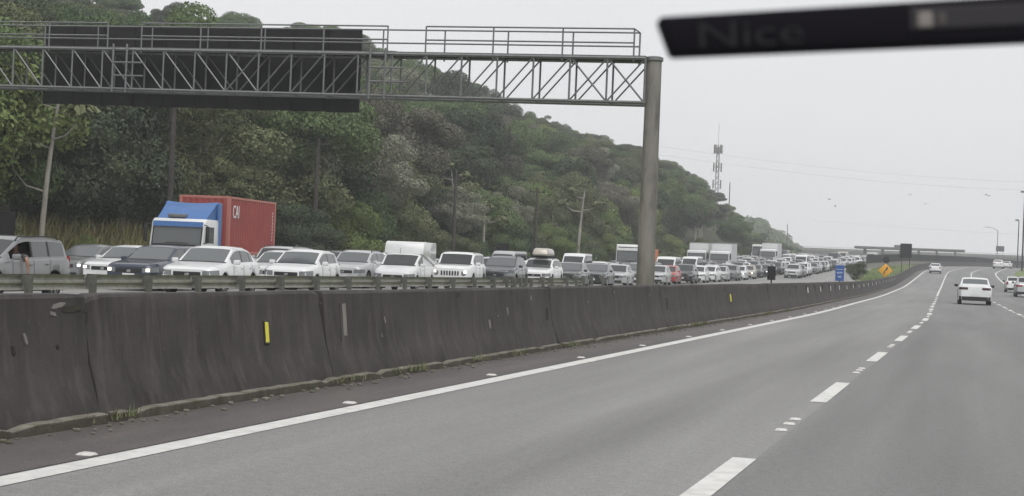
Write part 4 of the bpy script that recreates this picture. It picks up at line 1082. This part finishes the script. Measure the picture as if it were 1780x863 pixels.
LBL = {'round': 'dense round tree', 'flat': 'flat-topped tree', 'sparse': 'thin-leaved tree', 'tall': 'narrow tall tree', 'bush': 'low leafy shrub'}
CW = {'dark': 'dark green', 'mid': 'mid-green', 'olive': 'olive', 'brown': 'brownish', 'light': 'light green', 'pale': 'pale grey-green', 'straw': 'straw-green', 'rust': 'rust-coloured'}
def forest_label(kd, lf, X, s):
    t = (foot(s) - X) / (foot(s) - float(np.interp(s, _rs, _rx)))
    zone = ('right by the road verge' if kd == 'bush' and t < .02 else 'at the foot of the hill') if t < .12 else ('low on the hillside' if t < .4 else ('high on the hillside' if t < .8 else 'on the skyline'))
    d = s*math.cos(YAW) - X*math.sin(YAW); px = 890 + F_PX*(s*math.sin(YAW) + X*math.cos(YAW))/d
    side = 'behind truck and gantry sign' if px < 480 else ('above the delivery van' if px < 760 else (('between off-roader and roof box' if px < 930 else 'left of the gantry column') if px < 1120 else 'right of the gantry column'))
    return '%s %s %s, %s' % (CW[lf], LBL[kd] if kd != 'bush' else 'shrub', zone, side)
# the ridge line against the sky: (image column, row) -> height a crown may reach at that bearing and distance
_kx = [-50, 150, 240, 300, 380, 470, 500, 570, 640, 740, 830, 950, 1000, 1060, 1160, 1200, 1250, 1300, 1370, 1420]
_ky = [-60, -30, 8, 6, 32, 30, 40, 38, 68, 95, 125, 192, 214, 236, 262, 288, 328, 368, 414, 436]
def top_limit(X, s):
    d = s*math.cos(YAW) - X*math.sin(YAW); px = 890 + F_PX*(s*math.sin(YAW) + X*math.cos(YAW))/d
    hy = 454 + (px - 890)*math.tan(ROLL)
    return HCAM + (hy - float(np.interp(px, _kx, _ky))) * d / F_PX
NT = 0
def put_tree(p, X, s, z, sc, rz, lf, label=None, group='trees on the wooded hillside', name=None, wood=None, cat='tree'):
    global NT
    r_ = empty(name or ('shrub' if p[0] == 'bush' else 'forest_tree'), (X, s, z), rz); r_.scale = (sc, sc, sc * rnd.uniform(.9, 1.1))
    tag(r_, label or forest_label(p[0], lf, X, s), 'shrub' if p[0] == 'bush' and cat == 'tree' else cat, group)
    c = place('crown', p[1], r_); set_mat(c, LEAF[lf]); place('trunk', p[2], r_); NT += 1
    return r_
def in_view(X, s, m=0.):
    # inside the wedge the picture can see, with a margin in metres
    d = s*math.cos(YAW) - X*math.sin(YAW); l = s*math.sin(YAW) + X*math.cos(YAW)
    return d > 20 and l > -d*(905/2600) - m and l < d*(905/2600) + m
cells = []
s = 30.
while s < 440:
    step = 7.6 if s < 200 else 8.2
    Xf = foot(s); Xr = float(np.interp(s, _rs, _rx)); X = Xf - 2.5
    while X > Xr - 9:
        xx, ss_ = X + rnd.uniform(-2.2, 2.2), s + rnd.uniform(-2.6, 2.6)
        if in_view(xx, ss_, 5): cells.append((xx, ss_))
        X -= step*.92
    s += step
for X, s in cells:
    t = (foot(s) - X) / (foot(s) - float(np.interp(s, _rs, _rx)))
    k = rnd.random()
    if t < .07: kd = 'round' if k < .55 else ('tall' if k < .75 else 'sparse')
    elif t > .85: kd = 'flat' if k < .45 else ('round' if k < .7 else ('sparse' if k < .92 else 'tall'))
    else: kd = 'round' if k < .52 else ('flat' if k < .68 else ('sparse' if k < .87 else 'tall'))
    p = rnd.choice(BY[kd]); sc = rnd.uniform(.78, 1.18) * (1 if s < 300 else .85)
    if s > 385: sc *= .75
    z0 = terrain(X, s) - .4; full = p[6]*1.1; room = min(top_limit(X, s), top_limit(X + 3, s), top_limit(X - 3, s) + 1.5) + (rnd.uniform(-4.5, 1.6) if t > .75 else rnd.uniform(-1.8, .3)) - z0
    sc = min(sc, room/full)
    if sc < .3: continue
    put_tree(p, X, s, z0, sc, rnd.uniform(0, 6.28), rnd.choice(p[3]))
# shrubs along the foot
for k in range(112):
    s = 52 + (k if k < 60 else k - 60 + .5)*(4.6 if k < 60 else 3.4) + rnd.uniform(-2, 2); X = foot(s) + rnd.uniform(-1.2, 1.8) - (0 if k < 60 else rnd.uniform(2, 5.5))
    if in_view(X, s, 3) and not (s < 73 and k < 60): put_tree(rnd.choice(BY['bush']), X, s, (jam_z(-38, s) if k < 60 else terrain(X, s)) - .3, (rnd.uniform(.55, 1.05) if k < 60 else rnd.uniform(1.0, 1.75)) if s < 250 else .7, rnd.uniform(0, 6), rnd.choice(('mid', 'olive', 'dark', 'light', 'olive')), group='shrubs at the foot of the hill')
# trees one can pick out
def pick(p, X, s, sc, lf, label, z=None, name='tree', cat='tree'):
    z0 = (terrain(X, s) if z is None else z) - .3
    if z is None: sc = min(sc, (top_limit(X, s) - z0) / (p[6]*1.1))
    return put_tree(p, X, s, z0, sc, rnd.uniform(0, 6), lf, label, None, name, cat=cat)
for nm, X, s, lb in (('palm_tree', -62, 119, 'dark drooping palm standing out on the slope above the container'),):
    r_ = empty(nm, (X, s, terrain(X, s))); r_.scale = (1.25,)*3; tag(r_, lb, 'palm'); place('crown', palm_cr, r_, (.05, .1, 6)); place('trunk', palm_tr, r_)
pick(PROTO[5], -62.5, 268, .95, 'dark', 'open-crowned tree rising above the skyline beside the gantry column', terrain(-62.5, 268))
pick(PROTO[10], -41.0, 92.5, .95, 'light', 'bright yellow-green shrub left of the white delivery van', jam_z(-38, 92), 'shrub', 'shrub')
pick(PROTO[3], -50, 88, 1.15, 'mid', 'broad bright green tree behind the right end of the container')
pick(PROTO[3], -60, 128, 1.3, 'mid', 'broad leaning green crown in the middle of the slope')
pick(PROTO[2], -62, 176, 1.25, 'light', 'light green rounded tree on the slope left of the bare trunk')
# pale candelabra tree and bare trunks
def bare_tree(X, s, h, r0, limbs, label, lean=(0, 0), tuft=True, zb=None, name='bare_tree'):
    z = jam_z(-38, s) - .3 if zb is None else zb
    root = empty(name, (X, s, z)); tag(root, label, 'tree')
    mb = MB(); pts = [Vector((lean[0]*u*u*h, lean[1]*u*u*h, h*u)) for u in (-.05, .25, .5, .75, 1)]
    mb.tube(pts, [r0*1.1, r0, r0*.85, r0*.65, r0*.3], 9); mb.build('trunk', M['pale_wood'], root, 60)
    tb = MB(); r_ = np.random.default_rng(int(s*7)); P_ = []
    for (u, dx, dy, up) in limbs:
        b = Vector((lean[0]*u*u*h, lean[1]*u*u*h, h*u)); e = b + Vector((dx, dy, up))
        lm = MB(); m1 = b + Vector((dx*.5, dy*.5, up*.12)); m2 = b + Vector((dx*.85, dy*.85, up*.45)); lm.tube([b, m1, m2, e], [r0*.42, r0*.34, r0*.26, r0*.12], 7); lm.build('limb', M['pale_wood'], root, 60)
        P_.append(e)
    if tuft:
        for e in P_ + [pts[-1]]:
            n = 60; d = r_.normal(0, 1, (n, 3)); d /= np.linalg.norm(d, axis=1)[:, None]
            leaves(tb, np.array(e) + d*np.array([.8, .8, .35])*r_.uniform(.3, 1, n)[:, None], d + np.array([0, 0, 1]), .3, r_)
        place('crown', tb.mesh('crown', LEAF['olive'], 0, fix=False), root)
    return root
bare_tree(-39.2, 56.4, 9.6, .125, [(.42, -1.7, -.4, 2.0), (.62, -2.3, -.3, 1.9), (.66, 1.5, -.3, 1.3), (.80, -1.1, -.4, 1.2), (.85, 1.2, -.3, 1.1)], 'pale bare-trunked tree with upcurved limbs left of the truck', (.09, 0))
bare_tree(-41, 55.5, 10, .12, [(.5, 1.6, -.4, 1.0), (.75, -1.6, -.4, 1.0), (.8, 1.5, 0, .9)], 'thin pale tree at the left edge of the picture', (.0, 0))
bare_tree(-39.6, 150, 9.5, .17, [(.7, -1.8, -.3, 1.0), (.72, 1.6, -.3, .7), (.85, -1.2, 0, .8)], 'pale dead trunk with short limbs left of the gantry column', (.06, 0), zb=.0)
bare_tree(-70, 190, 12, .26, [(.45, -2.4, -.5, 3.0), (.5, 2.4, -.5, 3.2), (.7, -1.2, 0, 1.6)], 'pale forked tree high on the slope', (.03, 0), zb=terrain(-70, 190) - 1)
bare_tree(-40.6, 122, 6.0, .16, [(.75, 1.6, 0, .4), (.9, -1, 0, .5)], 'slim pale trunk beside the small dark board on the verge', (.0, 0), zb=0)
# cecropias with pale leaf tiers (roadside)
for X, s, sc in ((-41.5, 101, .8), (-42, 118, .7), (-41, 129, .7), (-43, 89, .9)):
    pick(PROTO[7], X, s, sc, 'pale', 'pale-leaved sparse roadside tree standing %s' % {101: 'right of the second utility pole', 118: 'behind the boxy white off-roader', 129: 'just right of the roof box', 89: 'beside the second utility pole'}[s], jam_z(-38, s))
# slim pale trees whose limbs show among the crowns
for X, s, h in ((-44, 74, 9), (-47, 82, 10), (-44.5, 96, 8.5), (-52, 104, 10), (-46, 112, 9), (-58, 120, 11), (-45, 127, 8.5), (-54, 140, 10), (-66, 150, 11), (-48, 166, 9), (-60, 178, 10), (-50, 188, 9), (-74, 205, 11), (-58, 215, 10), (-48, 226, 9), (-85, 232, 11), (-66, 250, 10), (-47, 262, 9)):
    hh = min(h, top_limit(X, s) - terrain(X, s)); b = rnd.choice((-1, 1))
    o = bare_tree(X, s, hh, .13, [(.5, b*1.6, -.5, 1.3), (.62, -b*1.9, -.6, 1.2), (.74, b*1.4, -.5, 1.2), (.84, -b*1.2, -.3, .9)], 'slim pale-limbed tree showing among the forest crowns', (rnd.uniform(-.1, .1), -.04), zb=terrain(X, s) - .3, name='forest_tree')
    o['group'] = 'trees on the wooded hillside'
# undergrowth that nobody could count
ub = MB(); r_ = np.random.default_rng(5); P_ = []
for X, s in cells:
    n = 110 if s < 200 else 50
    for _ in range(n):
        xx, ss_ = X + rnd.uniform(-4.5, 4.5), s + rnd.uniform(-4.5, 4.5); P_.append((xx, ss_, terrain(xx, ss_) + rnd.uniform(.1, 2.2)))
P_ = np.array(P_); leaves(ub, P_, np.tile([.5, -.4, .8], (len(P_), 1)), .30, r_)
tag(place('undergrowth', ub.mesh('undergrowth', LEAF['mid'], 0, fix=False)), 'dark leafy undergrowth between the trees of the hillside', 'undergrowth', kind='stuff')
# tall straw grass left of the truck
gb = MB(); r_ = random.Random(4)
for k in range(7500):
    s = r_.uniform(49, 71); X = -38.6 - abs(r_.gauss(0, 1.3)); h = r_.uniform(.9, 2.6) * (1.2 if X < -39.6 else .85); a = r_.uniform(0, 6.28); bnd = r_.uniform(.1, .55)*h
    z = jam_z(-38, s) - .1; wd = r_.uniform(.012, .035); dx, dy = math.cos(a), math.sin(a)
    b = len(gb.v)
    gb.v += [(X - dy*wd, s + dx*wd, z), (X + dy*wd, s - dx*wd, z), (X + dx*bnd*.3 + dy*wd, s + dy*bnd*.3 - dx*wd, z + h*.65), (X + dx*bnd*.3 - dy*wd, s + dy*bnd*.3 + dx*wd, z + h*.65), (X + dx*bnd, s + dy*bnd, z + h)]
    gb.f += [(b, b+1, b+2, b+3), (b+3, b+2, b+4)]
tag(place('tall_grass', gb.mesh('tall_grass', LEAF['straw'], 0, fix=False)), 'tall straw-coloured grass along the far verge left of the truck', 'grass', kind='stuff')
for k in range(9):
    put_tree(rnd.choice(BY['bush']), -39.6 + rnd.uniform(-1, .8), 49 + k*2.7, -.5, rnd.uniform(.3, .55), k, ('straw', 'light', 'olive')[k % 3], 'low straw-green bush in the tall grass left of the truck', 'bushes in the tall grass')
pick(PROTO[9], -41.2, 62.5, .5, 'rust', 'rust-coloured bush in the tall grass left of the truck', -.4, 'shrub', 'shrub')
# weeds on the median where it rises behind the barrier, and along the curb
wb = MB(); r_ = random.Random(9)
def blade(mb, X, s, z, h, w_=.012):
    a = r_.uniform(0, 6.28); dx, dy = math.cos(a), math.sin(a); b = len(mb.v); t = r_.uniform(.1, .6)*h
    mb.v += [(X - dy*w_, s + dx*w_, z), (X + dy*w_, s - dx*w_, z), (X + dx*t, s + dy*t, z + h)]; mb.f.append((b, b+1, b+2))
for k in range(9000):
    s = r_.uniform(105, 300); s = max(s, 118); o_ = jam_edge(s) + r_.uniform(.1, .97)*(-6.7 - jam_edge(s)); blade(wb, cx(s) + o_, s, zp(s) - .06 + .2*math.sin(math.pi*(-o_ - 6.45)/(-jam_edge(s) - 6.45)), r_.uniform(.08, .3), .03)
tag(place('median_grass', wb.mesh('median_grass', LEAF['light'], 0, fix=False)), 'short green grass of the rising median behind the barrier', 'grass', kind='stuff')
wb = MB()
for s0, n in ((33.5, 160), (30.5, 50), (9.6, 40), (13.8, 30), (17.8, 30), (22.2, 30), (15.6, 60), (19.5, 40), (45, 120), (50, 90)):
    for k in range(n): blade(wb, cx(s0) - 5.96 + abs(r_.gauss(0, .05)), s0 + r_.gauss(0, .22 if n < 100 else .7), .04, r_.uniform(.03, .11), .006)
tag(place('curb_weeds', wb.mesh('curb_weeds', LEAF['olive'], 0, fix=False)), 'small weeds growing in the joints at the foot of the barrier', 'weeds', kind='stuff')
wb = MB()
for k in range(420):
    s = 5 + 40*r_.random()**1.6; X = -5.95 + abs(r_.gauss(0, .12)); q = r_.uniform(.006, .022); wb.rbox((X, s, .006 + q*.4), (q*2, q*1.6, q), q*.25, 1)
tag(place('grit', wb.mesh('grit', M['curb'], 0)), 'loose grit and crumbs of concrete along the shoulder', 'grit', kind='stuff')
# far wood beyond the spur
fb = MB(); r_ = np.random.default_rng(8)
for k in range(46):
    u = k/45; X = -122 + 51*u + r_.uniform(-3, 3); s = 640 + r_.uniform(-25, 25); rad = r_.uniform(4, 6); z = float(np.interp(X, [-93, -83, -76, -70], [25, 19.5, 14.5, 10.5])) - rad*.95 - r_.uniform(0, 2)
    ico(fb, (X, s, z), (rad*.8, rad*.8, rad*.7), rnd, 2); ico(fb, (X, s, z - 8), (rad, rad, rad), rnd, 2)
    d = r_.normal(0, 1, (700, 3)); d /= np.linalg.norm(d, axis=1)[:, None]; leaves(fb, np.array([X, s, z]) + d*np.array([rad, rad, rad*.9])*r_.uniform(.8, 1.1, 700)[:, None], d, .8, r_)
tag(place('far_woodland', fb.mesh('far_woodland', LEAF['mid'], 0, fix=False)), 'hazy woodland beyond the end of the hill', 'woodland', kind='stuff')

# ------------------------------------------------------------------ poles, signs and far background
def pole(X, s, h, r0, label, zb=None, arm=None, m='pole', name='utility_pole', cat='pole', group=None):
    z = (jam_z(-38, s) if zb is None else zb); root = empty(name, (X, s, z)); tag(root, label, cat, group)
    MB().tube([(0, 0, -.3), (0, 0, h*.5), (0, 0, h)], [r0, r0*.88, r0*.72], 10).build('shaft', M[m], root, 60)
    if arm: arm(root, h)
    return root
def cross(root, h):
    MB().box((0, 0, h - .35), (1.5, .1, .1)).build('crossarm', M['pole'], root, 0)
    for x in (-.65, 0, .65): MB().lathe([(.04, 0), (.05, .06), (.03, .14)], 'z', 8, (x, 0, h - .3)).build('insulator', M['signback'], root, 40)
pole(-38.9, 66.7, 9.3, .17, 'dark utility pole rising behind the truck cab', arm=cross)
pole(-38.9, 84.0, 8.6, .16, 'dark utility pole right of the red container', arm=cross)
pole(-39.0, 109.8, 8.2, .15, 'slim dark pole behind the delivery van', arm=cross)
pole(-39.2, 133.0, 8.2, .15, 'slim dark pole right of the roof-box car', arm=cross)
def lamp(root, h, r=1, L_=2.2):
    MB().tube([(0, 0, h - .1), (-.5*L_, 0, h + .55), (-L_, 0, h + .7)], .05, 6).build('lamp_arm', M['steel'], root, 60)
    MB().rbox((-L_ - .25, 0, h + .68), (.6, .22, .1), .03, 1).build('lamp_head', M['steel'], root, 30)
def twin(root, h): MB().rbox((-.35, 0, h + .1), (.75, .25, .35), .05, 1).tube([(0, 0, h - .1), (-.3, 0, h + .05)], .05, 6).build('lamp_head', M['steel'], root, 30)
pole(7.6, 283, 14.5, .16, 'tall lamp post at the right edge of the picture', zp(283) - .5, twin, 'signback', 'street_lamp', 'lamp')
pole(7.9, 330, 10.5, .13, 'shorter lamp post just left of the tall one at the right edge', zp(330) - .5, twin, 'signback', 'street_lamp', 'lamp')
pole(3.9, 338, 8.6, .1, 'curved-arm street lamp against the sky near the right edge', 3.6, lamp, 'steel', 'street_lamp', 'lamp')
pole(-63, 520, 15, .16, 'thin mast on the skyline right of the hill end', 3, None, 'signback', 'mast', 'mast')
pole(-69, 430, 20.5, .17, 'thin mast right beside the lattice antenna tower', 6, None, 'signback', 'mast', 'mast')
# antenna tower
T = empty('antenna_tower', (-74.5, 440, 8)); tag(T, 'lattice antenna tower with panel antennas on the hill skyline', 'tower')
TH_ = 29.5
for a, b in ((.55, .55), (.55, -.55), (-.55, .55), (-.55, -.55)): MB().bar((a, b, 0), (a*.7, b*.7, TH_), .08).build('tower_leg', M['steel'], T, 0)
for k in range(18):
    z0, z1 = k*TH_/18, (k+1)*TH_/18; q = .55 - .16*k/18
    MB().bar((-q, -q, z0), (q, -q, z1), .07).bar((q, -q, z0), (-q, -q, z1), .07).bar((-q, q, z0), (q, q, z1), .07).bar((q, -q, z0), (q, q, z1), .07).build('lattice', M['steel'], T, 0)
for z, n in ((TH_ - .6, 5), (TH_ - 6, 4), (TH_ - 11, 2)):
    for k in range(n):
        a = 2*math.pi*k/n + .5; MB().box((1.15*math.cos(a), 1.15*math.sin(a), z), (.4, .25, 2.6)).bar((.3*math.cos(a), .3*math.sin(a), z), (1.1*math.cos(a), 1.1*math.sin(a), z), .08).build('panel_antenna', M['concrete'], T, 0)
MB().tube([(0, 0, TH_ - 1), (0, 0, TH_ + 7)], .05, 5).build('lightning_rod', M['steel'], T, 0)
# overhead wires
for k, (z0, z1, x1) in enumerate(((29.6, 25.2, 0), (27.6, 23.3, 0), (16.0, 14.5, 0))):
    a = Vector((-72, 345, z0)) if k < 2 else Vector((-45, 420, z0)); b = Vector((40, 378, z1)) if k < 2 else Vector((60, 430, z1))
    pts = [a.lerp(b, i/24) - Vector((0, 0, (2.2 if k < 2 else 1.0)*math.sin(math.pi*i/24))) for i in range(25)]
    o = MB().tube(pts, .013, 5).build('overhead_wire', M['signback'], None, 60); tag(o, ('upper of two sagging wires across the sky right of the column', 'lower of two sagging wires across the sky right of the column', 'lowest wire just above the bridge against the sky')[k], 'wire')
# birds
def bird(p, sc, a, label):
    mb = MB(); mb.tube([(0, -.28, 0), (0, -.1, .01), (0, .12, .01), (0, .3, 0)], [.02, .07, .06, .015], 6)
    for sx in (1, -1): mb.add([(0, .1, .02), (sx*.4, .14, .16), (sx*.85, -.02, .06), (sx*.4, -.08, .14), (0, -.1, .02)], [(0, 1, 3, 4), (1, 2, 3)])
    o = mb.build('bird', M['signback'], None, 40); o.location = p; o.rotation_euler = (0, 0, a); o.scale = (sc,)*3; tag(o, label, 'bird', 'birds in the sky')
def at(x, y, D_): return Vector((0, 0, HCAM)) + (_fw + _r*((x - 890)/F_PX) - _u*((y - 431.5)/F_PX)) * D_
for i, (x, y) in enumerate(((1361, 366), (1442, 347), (1452, 359), (1582, 339), (1609, 355), (1714, 339), (1719, 341))):
    bird(at(x, y, 180 + 6*i), .62, i*.9, ('tiny dark bird left of the others, nearest the mast', 'tiny dark bird, upper of the two above the blue sign', 'tiny dark bird, lower of the two above the blue sign', 'tiny dark bird above the far black board', 'tiny dark bird low right of the black board', 'tiny dark bird, left of a close pair near the lamp', 'tiny dark bird, right of a close pair near the lamp')[i])
# signs
def board(X, s, w_, h_, zc, m, label, name='sign', zb=None, rz=0, legs=1, t=.05):
    root = empty(name, (X, s, zp(s) - .2 if zb is None else zb), rz); tag(root, label, 'sign')
    MB().rbox((0, 0, zc), (w_, t, h_), .012, 1).build('board', M[m], root, 0)
    for k in range(legs):
        x = 0 if legs == 1 else (-.35 + .7*k)*w_
        MB().tube([(x, t/2 + .04, -.3), (x, t/2 + .04, zc + h_*.4)], .045, 8).build('post', M['signback'], root, 40)
    return root
b = board(-8.95, 104, .58, 1.06, 1.58, 'blue_sign', 'blue information sign with two white lines of text on the median')
for z, tx in ((1.60, 'km'), (1.33, '26')):
    o = place('lettering', text_mesh({'km': 'KM', '26': '40'}[tx], .22, .004, M['sign_white']), b, (0, -.03, z)); o.rotation_euler = (R(90), 0, 0); o.scale = (1.15, .8, 1)
MB().box((0, -.028, 1.84), (.5, .004, .02)).build('rule', M['sign_white'], b, 0)
d = empty('warning_sign', (-8.55, 150, zp(150) - .15)); tag(d, 'amber diamond warning sign with a black arrow on the median', 'sign')
mb = MB(); mb.rbox((0, 0, 0), (.98, .04, .98), .04, 2); mb.v = [((x - z)*.7071, y, (x + z)*.7071 + 1.72) for x, y, z in mb.v]; mb.build('board', M['sign_amber'], d, 30)
MB().tube([(0, .06, -.3), (0, .06, 2.2)], .045, 8).build('post', M['signback'], d, 40)
ar = MB(); ar.add([(-.2, -.026, 1.36), (-.12, -.026, 1.33), (.0, -.026, 1.66), (.1, -.026, 1.72), (.16, -.026, 1.82), (.22, -.026, 1.80), (.21, -.026, 2.08), (.0, -.026, 1.96), (.07, -.026, 1.90), (.03, -.026, 1.80), (-.08, -.026, 1.72)], [tuple(range(11))]); ar.build('arrow', M['black'], d, 0)
rd = empty('round_sign', (-10.1, 178, zp(178) - .15)); tag(rd, 'dark back of a round sign above the amber diamond', 'sign')
mb = MB(); mb.lathe([(.4, -.02), (.4, .02)], 'x', 24); mb.v = [(y, x, z + 2.55) for x, y, z in mb.v]; mb.build('board', M['signback'], rd, 40); MB().tube([(0, .05, -.3), (0, .05, 2.8)], .04, 8).build('post', M['signback'], rd, 40)
board(-9.5, 213, 1.55, 1.95, 3.55, 'signback', 'square black board high on the median in the distance', legs=2)
board(-12.0, 92, .50, .84, 1.42, 'signback', 'small dark upright sign back in front of the jam')
board(-38.6, 52.6, 1.6, 2.1, 2.0, 'signback', 'dark board cut by the left edge above the silver estate car', zb=-.6, legs=2)
board(-39.0, 122.5, 1.0, 1.35, 2.4, 'signback', 'small dark board among slim trunks left of the roof box', zb=-.3)
# shrub on the median
put_tree(BY['bush'][0], -10.4, 138, zp(138) + .2, .42, 1, 'dark', 'small dark clipped tree on the median beside the blue sign', None, 'median_shrub', cat='shrub')
# inner barrier of the oncoming side with a dark anti-glare screen (far)
ib = empty('screened_barrier', (-20, 200, 0)); tag(ib, 'pale barrier topped by a dark screen sweeping across behind the median grass', 'barrier')
pan = MB(); pan.rbox((0, 0, 1.5), (.10, 4.08, 1.35), .02, 1); panm = pan.mesh('screen_panel', M['signback'], 0)
bs = MB(); prism(bs, [(-.3, 0), (-.28, .08), (-.17, .3), (-.1, .84), (.1, .84), (.17, .3), (.28, .08), (.3, 0)], -2.04, 2.04, 0); bs.v = [(y, x, z) for x, y, z in bs.v]; bsm = bs.mesh('base_segment', M['concrete'], 0)
s = 246.
while s < 600:
    off = -14.3 + 4.8*min(1, max(0, (s - 240)/125)); x = cx(s) + off; h_ = math.atan2(-((cx(s+2) - cx(s-2))/4 + (4.8/125 if 240 < s < 365 else 0)), 1)
    for me, nm in ((panm, 'screen_panel'), (bsm, 'base_segment')):
        o = place(nm, me, ib, (x + 20, s - 200, zp(s) - .05), h_); o.rotation_euler.x = math.atan((zp(s+2) - zp(s-2))/4)
    s += 4.12
# right-hand parapet far off
# overpass and canopy
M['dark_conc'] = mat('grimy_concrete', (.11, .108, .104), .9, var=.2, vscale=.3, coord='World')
ov = empty('overpass', (0, 610, 0)); tag(ov, 'long pale concrete overpass across the far end of the road', 'bridge')
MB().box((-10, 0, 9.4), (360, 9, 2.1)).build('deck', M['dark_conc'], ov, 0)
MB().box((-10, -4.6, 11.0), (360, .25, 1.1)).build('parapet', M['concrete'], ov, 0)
for k in range(13):
    for y in (-3, 3): MB().lathe([(.7, -1), (.7, 9)], 'z', 14, (-180 + k*28, y, 0)).build('pier', M['concrete'], ov, 40)
    MB().box((-180 + k*28, 0, 8.6), (2, 8.4, .7)).build('pier_cap', M['concrete'], ov, 0)
for k in range(40): MB().tube([(-100 + k*4, -4.6, 11.5), (-100 + k*4, -4.6, 12.0)], .05, 5).build('railing_post', M['steel'], ov, 0)
MB().bar((-190, -4.6, 12.0), (170, -4.6, 12.0), .09).build('railing', M['steel'], ov, 0)
cp = empty('canopy', (-21, 496, 4)); tag(cp, 'flat dark canopy roof on columns in front of the overpass', 'canopy')
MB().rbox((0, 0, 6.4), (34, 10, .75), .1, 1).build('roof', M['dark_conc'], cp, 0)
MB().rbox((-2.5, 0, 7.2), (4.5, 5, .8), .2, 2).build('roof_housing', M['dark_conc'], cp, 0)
for k in range(6):
    for y in (-3.5, 3.5): MB().lathe([(.25, -1), (.25, 6.1)], 'z', 12, (-14 + k*5.6, y, 0)).build('column', M['concrete'], cp, 40)
for k in range(5):
    r_ = empty('toll_booth', (-21 - 11.2 + k*5.6, 496, 4)); tag(r_, 'small pale booth under the far canopy', 'booth', 'booths under the canopy')
    MB().rbox((0, 0, 1.3), (1.4, 3, 2.6), .05, 1).build('wall', M['truck_white'], r_, 0); MB().box((0, -1.52, 1.6), (1.1, .04, .9)).build('window', M['glass'], r_, 0)
for k, (X, s, w_, h_) in enumerate(((8, 560, 40, 7.5), (-60, 575, 46, 7.0), (52, 585, 36, 8.5), (-112, 590, 40, 8))):
    r_ = empty('warehouse', (X, s, -.9)); tag(r_, ('pale warehouse under the bridge right of the canopy', 'pale warehouse under the bridge left of the canopy', 'pale warehouse at the right behind the lamp posts', 'pale warehouse hidden behind the hill end')[k], 'building')
    MB().box((0, 0, h_/2), (w_, 14, h_)).build('wall', M['truck_white'], r_, 0); prism(MB(), [(-7.4, h_), (0, h_ + 1.6), (7.4, h_)], -w_/2 - .3, w_/2 + .3, 0).build('roof', M['concrete'], r_, 0)
    for j in range(int(w_/5)): MB().box((-w_/2 + 3 + j*5, -7.03, h_*.62), (2.2, .08, 1.2)).build('window', M['glass'], r_, 0)
bd = board(7.6, 575, 2.9, 2.0, 13.2, 'signback', 'small dark board above the overpass near the right', zb=0, legs=2, t=.3)

# ------------------------------------------------------------------ the black lettered bar hanging inside the windscreen
pa, pb = at(1143, 67, .55), at(1785, 36, .55); ax = (pb - pa).normalized(); up = (_u - ax*_u.dot(ax)).normalized(); fr = up.cross(ax)
dv = empty('windscreen_device'); dv.matrix_world = Matrix.Translation(pa) @ Matrix((ax, fr * 1, up)).transposed().to_4x4()
tag(dv, 'blurred black plastic bar lettered Nice at the top right corner', 'device')
M['gloss_black'] = mat('satin_black_plastic', (.006, .005, .008), .8, spec=.15)
M['bar_grey'] = mat('grey_lettering', (.019, .019, .023), .8, spec=.2)
M['bar_slot'] = mat('smoked_slot', (.024, .022, .026), .5, spec=.3)
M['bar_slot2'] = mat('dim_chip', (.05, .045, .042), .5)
M['bar_chip'] = mat('pale_chip', (.2, .18, .17), .5)  # colour of the painted reflection on the slot
ln = .235
mb = MB(); prof = [(0, .0070), (.0045, -.0072), (ln, -.0088), (ln, .0098)]
bm = bmesh.new(); vs = [bm.verts.new((x, -.007, z)) for x, z in prof]; f = bm.faces.new(vs)
ex = bmesh.ops.extrude_face_region(bm, geom=[f]); bmesh.ops.translate(bm, vec=(0, .014, 0), verts=[v for v in ex['geom'] if isinstance(v, bmesh.types.BMVert)])
bmesh.ops.bevel(bm, geom=bm.edges[:], offset=.0016, segments=3, affect='EDGES', profile=.5)
bm.verts.index_update(); mb.add([v.co[:] for v in bm.verts], [[v.index for v in f.verts] for f in bm.faces]); bm.free()
mb.build('housing', M['gloss_black'], dv, 40)
DS = -1 if fr.dot(_fw) > 0 else 1                        # the side of the bar that faces us
o = place('lettering', text_mesh('Nice', .0135, .0003, M['bar_grey']), dv, (.033, DS*.0073, -.0012)); o.rotation_euler = (R(90), 0, 0) if DS < 0 else (R(90), 0, R(180)); o.scale = (1.55, 1, 1)
MB().rbox((.164, DS*.0071, .0015), (.146, .0012, .0082), .0005, 1).build('slot', M['bar_slot'], dv, 0)
MB().rbox((.0965, DS*.0078, .001), (.0055, .0012, .0056), .0005, 1).build('chip', M['bar_chip'], dv, 0)  # no real part: a bright reflection at the slot's end, painted as a pale piece
MB().rbox((.1025, DS*.0077, .001), (.0035, .001, .0046), .0004, 1).build('chip', M['bar_slot2'], dv, 0)  # dimmer fade of the same painted reflection
MB().tube([(.19, 0, .008), (.19, -DS*.02, .05), (.19, -DS*.05, .12)], .006, 10).build('mount_arm', M['gloss_black'], dv, 40)

# ------------------------------------------------------------------ haze
hz = MB(); hz.box((0, 530, 32.5), (1640, 1200, 69)); hm = bpy.data.materials.new('haze'); hm.use_nodes = True; t = hm.node_tree; t.nodes.clear()
pv = t.nodes.new('ShaderNodeVolumePrincipled'); pv.inputs['Color'].default_value = (.93, .95, 1, 1); pv.inputs['Density'].default_value = .00065; pv.inputs['Anisotropy'].default_value = .2
om = t.nodes.new('ShaderNodeOutputMaterial'); t.links.new(pv.outputs[0], om.inputs['Volume'])
o = hz.build('haze', hm, None, 0); tag(o, kind='stuff')
